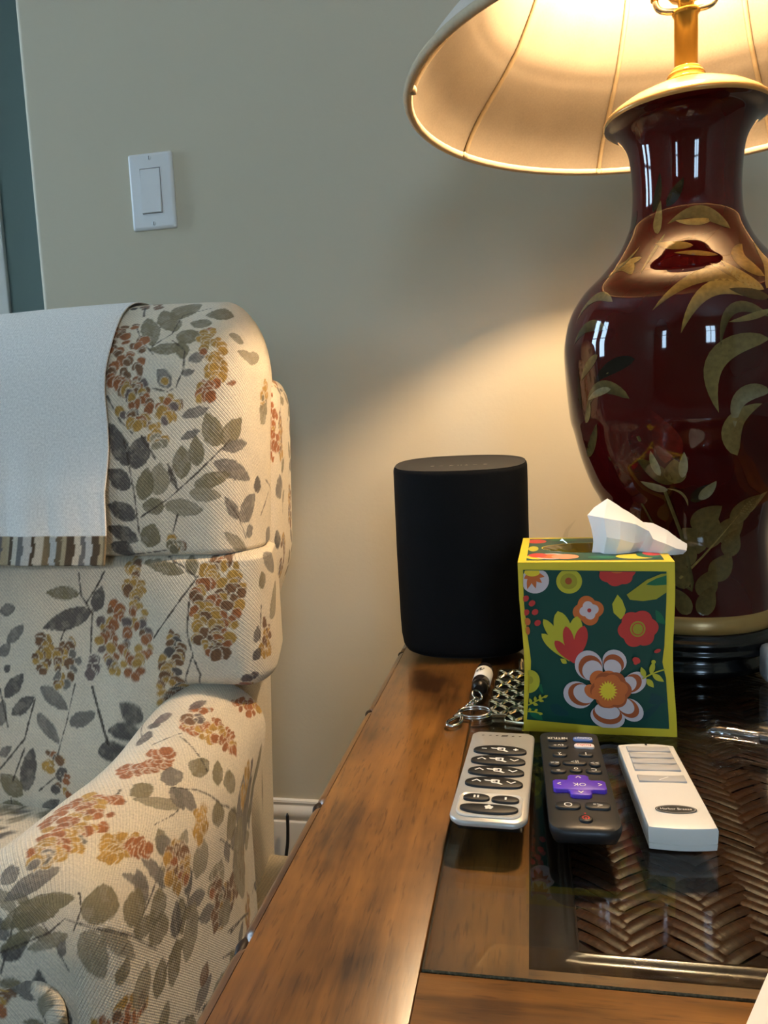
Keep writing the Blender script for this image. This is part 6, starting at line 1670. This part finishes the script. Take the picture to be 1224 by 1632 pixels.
CH_O = (-0.265, 0.765); CH_R = math.radians(-5.1)
FINE = 0.0013
HEAD_X0, HEAD_Y0, HEAD_Y1, HEAD_Z0, HEAD_Z1, HEAD_RY, HEAD_RZ = -0.62, -0.028, 0.14, 0.612, 0.887, 0.075, 0.092
def head_bulge(px, pz): return 0.016*(1-np.abs(px)**4)*np.sin(PI*np.clip(pz*0.78+0.22, 0, 1))
def recliner():
    t = empty('recliner', (CH_O[0], CH_O[1], 0), CH_R, 'cream floral print recliner armchair with berry sprigs, beside the wooden table', 'armchair')
    def part(name, xs, ys, zs, r, main, shape=None, parent=t, fill=None):
        V, Q, UV, S = rbox(xs, ys, zs, r, main)
        if shape is not None: V = shape(V, S)
        if name == 'back_cushion': UV[:, 1] = V[:, 2]
        col = paint(UV, (fill or []) + CHAIR_MOTIFS.get(name, []))
        return big_mesh(name, V, Q, 'floral', parent, UV, col)
    def taper(V, lo, k):           # the sides draw in towards the back
        V[:, 0] -= k*np.clip(V[:, 1]-lo[1], 0, 1)*np.clip((V[:, 0]+0.25)/0.25, 0, 1)
        return V
    # head cushion: round, leaning a little back
    def sh_head(V, S):
        lo, hi = S.min(0), S.max(0)
        wy = np.clip((hi[1]-V[:, 1])/(hi[1]-lo[1]), 0, 1)
        px = np.clip((V[:, 0]-lo[0])/(hi[0]-lo[0]), 0, 1)*2-1; pz = np.clip((V[:, 2]-HEAD_Z0)/(hi[2]-HEAD_Z0), 0, 1)
        V = taper(V.copy(), lo, 0.40)
        V[:, 1] -= wy*head_bulge(px, pz)
        V[:, 1] += (V[:, 2]-HEAD_Z0)*0.16
        V[:, 2] += 0.010*(1-px**2)*pz**3
        V[:, 1] += wy*0.0025*(vnoise(V[:, 0]*18, V[:, 2]*18, 5)-0.5)
        return V
    part('head_cushion', axis_lines(HEAD_X0, 0.0, -0.34, 0.0, FINE, 0.012), axis_lines(HEAD_Y0, HEAD_Y1, HEAD_Y0, 0.10, 0.0022, 0.01), axis_lines(0.6065, HEAD_Z1, 0.60, HEAD_Z1, FINE, 0.01),
         ((0.05, 0.065), (HEAD_RY, 0.05), (0.016, HEAD_RZ)), 'front', sh_head)
    def sh_back(V, S):
        lo, hi = S.min(0), S.max(0)
        wy = np.clip((hi[1]-V[:, 1])/(hi[1]-lo[1]), 0, 1)
        px = np.clip((V[:, 0]-lo[0])/(hi[0]-lo[0]), 0, 1)*2-1; pz = np.clip((V[:, 2]-lo[2])/(hi[2]-lo[2]), 0, 1)
        V = taper(V.copy(), lo, 0.36)
        V[:, 1] -= wy*0.026*(1-np.abs(px)**6)*np.sin(PI*np.clip(pz*0.85+0.15, 0, 1))**0.8
        V[:, 1] += wy*0.003*(vnoise(V[:, 0]*14, V[:, 2]*14, 8)-0.5)
        zl = 0.470-0.209*sstep(-0.09, -0.20, V[:, 0])      # rests on the arm, runs down between the arms
        V[:, 2] = zl+(V[:, 2]-lo[2])/(hi[2]-lo[2])*(hi[2]-zl)
        return V
    part('back_cushion', axis_lines(-0.62, 0.004, -0.36, 0.004, FINE, 0.012), axis_lines(-0.0335, 0.12, -0.0335, 0.07, 0.0025, 0.012), axis_lines(0.36, 0.6185, 0.36, 0.6185, FINE, 0.01),
         ((0.035, 0.035), (0.05, 0.03), (0.040, 0.014)), 'front', sh_back)
    def sh_shell(V, S):
        lo, hi = S.min(0), S.max(0)
        V = taper(V.copy(), lo, 0.30); V[:, 1] += (V[:, 2]-0.5)*0.10
        V[:, 0] -= 0.045*sstep(0.60, 0.47, V[:, 2])*np.clip((V[:, 0]+0.25)/0.25, 0, 1); return V
    part('back_shell', axis_lines(-0.64, -0.024, -0.13, -0.024, 0.0016, 0.03), axis_lines(0.045, 0.19, 0.045, 0.19, 0.002, 0.02), axis_lines(0.12, 0.805, 0.42, 0.805, 0.0016, 0.03), (0.026, (0.03, 0.03), 0.045), 'front', sh_shell, fill=filler(-0.04, 0.12, 0.46, 0.80, 9))
    # arm nearest the table: pad, outside panel, front
    def arm(side):
        sgn = 1 if side == 'near' else -1
        fine = FINE if side == 'near' else 0.01
        x1 = 0.0 if side == 'near' else -0.50; x0 = x1-0.135
        nm = ('arm_pad', 'arm_panel', 'arm_front')
        def sh_pad(V, S):
            lo, hi = S.min(0), S.max(0)
            V = V.copy(); py = (V[:, 1]-lo[1])/(hi[1]-lo[1])
            V[:, 2] += (0.0123*V[:, 1]+0.003*np.sin(PI*py)+0.024*sstep(-0.20, 0.0, V[:, 1])*sstep(0.34, 0.42, V[:, 2]))
            V[:, 0] -= 0.014*sstep(-0.16, 0.0, V[:, 1])
            V[:, 0] += 0.003*np.sin(PI*py)*np.clip((V[:, 0]-lo[0])/(hi[0]-lo[0]), 0, 1)
            V[:, 2] += 0.0022*(vnoise(V[:, 0]*22, V[:, 1]*22, 4)-0.5)
            V[:, 1] -= 0.060*sstep(0.45, 0.35, V[:, 2])*sstep(-0.16, 0.0, V[:, 1])     # the back end slants under the cushion
            return V
        hd = 0.0016 if side == 'near' else 0.012
        part(nm[0], axis_lines(x0, x1, x0, x1, fine, fine), axis_lines(-0.350, 0.0, -0.350, 0.0, fine, fine), axis_lines(0.200, 0.454, 0.20, 0.454, hd, hd),
             (0.066, (0.050, 0.016), (0.02, 0.066)), 'top', sh_pad, fill=filler(0.07, 0.25, -0.34, 0.0, 5)+filler(-0.12, 0.0, -0.52, -0.38, 6) if side == 'near' else filler(-0.63, -0.30, -0.5, 0.0, 8))
        hd = 0.0022 if side == 'near' else 0.02
        part(nm[1], axis_lines(x0+0.012, x1-0.004, x1-0.02, x1-0.004, 0.004, 0.02), axis_lines(-0.330, -0.062, -0.33, 0, hd, 0.02), axis_lines(0.04, 0.24, 0.15, 0.24, 0.006, 0.02),
             (0.012, 0.010, 0.012), 'top')
        part(nm[2], axis_lines(x0+0.022, x1-0.022, x0, x1, hd, 0.02), axis_lines(-0.3515, -0.335, -0.36, -0.32, 0.004, 0.004), axis_lines(0.06, 0.385, 0.25, 0.385, hd, 0.03),
             ((0.03, 0.03), 0.006, 0.03), 'front', fill=filler(x0, x1, 0.22, 0.40, 15))
    arm('near'); arm('far')
    V, Q, UV, S = rbox(axis_lines(-0.495, -0.14, -0.5, -0.14, 0.006, 0.006), axis_lines(-0.42, 0.0, -0.42, 0.0, 0.006, 0.006), axis_lines(0.20, 0.33, 0.20, 0.33, 0.006, 0.006), (0.03, 0.04, 0.04), 'top')
    big_mesh('seat_cushion', V, Q, 'floral', t, UV, paint(UV, filler(-0.5, -0.12, -0.45, 0.02, 4)))
    B().box((-0.62, -0.32, 0.03), (-0.02, 0.12, 0.20)).build('base', 'fabric_plain', t, bevel=0.01)
    for x in (-0.58, -0.06):
        for y in (-0.26, 0.12):
            v, f = lathe([(0.018, 0), (0.024, 0.004), (0.026, 0.031)], 16, True, True); mesh('foot', v, f, 'wood_dark', t, False, loc=(x, y, 0))
    return t
RECL = recliner()

# white cloth over the head of the recliner
def headrest_cover():
    t = empty('headrest_cover', (CH_O[0], CH_O[1], 0), CH_R, 'white linen headrest cover with a brown striped hem draped over the recliner', 'headrest cover')
    off = 0.0035
    lo = np.array([HEAD_X0, HEAD_Y0, HEAD_Z0])-off; hi = np.array([0.0, HEAD_Y1, HEAD_Z1])+off
    ry, rz = HEAD_RY+off, HEAD_RZ+off
    # path up the front, over the crown and down behind, as on the cushion under it
    path = []
    zlow = 0.6110
    N1, N2, N3 = 150, 70, 30
    for k in range(N1): path.append((lo[1], zlow+(hi[2]-rz-zlow)*k/N1))
    for k in range(N2):
        a = PI/2*k/N2; path.append((lo[1]+ry-ry*math.cos(a), hi[2]-rz+rz*math.sin(a)))
    for k in range(N3+1): path.append((lo[1]+ry+(hi[1]-0.03-lo[1]-ry)*k/N3, hi[2]))
    path = np.array(path)
    xs = np.linspace(-0.56, -0.168, 230)
    X, I = np.meshgrid(xs, np.arange(len(path)), indexing='ij')
    Y = path[I, 0].astype(float); Z = path[I, 1].astype(float)
    seg = np.hypot(np.diff(path[:, 0]), np.diff(path[:, 1])); arc = np.concatenate([[0], np.cumsum(seg)])
    S = arc[I]
    # the cushion's own swelling and lean
    px = (X-HEAD_X0)/(-HEAD_X0)*2-1; pz = np.clip((Z-HEAD_Z0)/(HEAD_Z1-HEAD_Z0), 0, 1)
    wy = np.clip((HEAD_Y1-Y)/(HEAD_Y1-HEAD_Y0), 0, 1)
    front = np.clip(1-(Y-lo[1])/0.02, 0, 1)
    bulge = head_bulge(px, pz)
    zfull = 0.735
    hang = head_bulge(px, np.full_like(px, (zfull-HEAD_Z0)/(HEAD_Z1-HEAD_Z0)))
    low = np.clip((zfull-Z)/0.05, 0, 1)
    Yn = Y-wy*(bulge*(1-low*front)+hang*low*front)+(Z-HEAD_Z0)*0.16
    # below the fullest point the cloth hangs free of the cushion
    Yn -= front*low*np.clip(zfull-Z, 0, 1)*0.16
    Zn = Z+0.010*(1-px**2)*pz**3
    # hanging folds, deepest at the hem
    fold = np.sin((X+0.56)*78+1.3*np.sin(S*9))*0.0016+np.sin((X+0.56)*31+2)*0.0012
    Yn += -front*np.clip(1-S/0.16, 0, 1)*np.abs(fold)*1.6-0.0008
    # the right edge slants a little and is slightly wavy
    slant = (S-0.05)*(-0.10)+0.0015*np.sin(S*60)
    Xn = X+slant*((X+0.56)/0.41)
    Vv = np.stack([Xn, Yn, Zn], -1)
    uvs = np.stack([X, S], -1)
    hemS = 0.0290
    ih = int(np.searchsorted(arc, hemS))
    def sub(j0, j1, name, mat, colf, thick):
        P = Vv[:, j0:j1].copy(); uv = uvs[:, j0:j1]
        na, nb = P.shape[:2]
        idx = np.arange(na*nb).reshape(na, nb)
        Q = np.stack([idx[:-1, :-1], idx[1:, :-1], idx[1:, 1:], idx[:-1, 1:]], -1).reshape(-1, 4)
        V1 = P.reshape(-1, 3)
        o = big_mesh(name, V1, Q, mat, t, uv.reshape(-1, 2), colf(uv.reshape(-1, 2)))
        md = o.modifiers.new('thickness', 'SOLIDIFY'); md.thickness = thick; md.offset = 1.0
        return o
    def white(uv):
        c = np.repeat(np.array([[lin(242), lin(239), lin(233)]]), len(uv), 0)
        edge = 1-sstep(0.0, 0.0012, np.abs(-0.168-0.0055-uv[:, 0])); return c*(1-0.10*edge)[:, None]
    def stripes(uv):
        pal = [np.array([lin(a) for a in c]) for c in ((112, 96, 72), (196, 186, 162), (84, 70, 54), (172, 158, 128), (128, 112, 86), (200, 192, 174), (104, 96, 86), (184, 174, 154), (110, 108, 106), (196, 192, 184))]
        rng = random.Random(12); out = np.zeros((len(uv), 3)); x = -0.60; u = uv[:, 0]+0.0006*np.sin(uv[:, 1]*300)
        k = 0
        while x < -0.13:
            w = rng.uniform(0.004, 0.010); c = pal[(k*2+(1 if k % 2 else 0)+rng.randint(0, 1)*2) % len(pal)]
            m = (u >= x) & (u < x+w); out[m] = c; x += w; k += 1
        return out
    sub(ih, len(path), 'cloth', 'linen', white, 0.0012)
    sub(0, ih+1, 'striped_hem', 'linen', stripes, 0.0020)
headrest_cover()
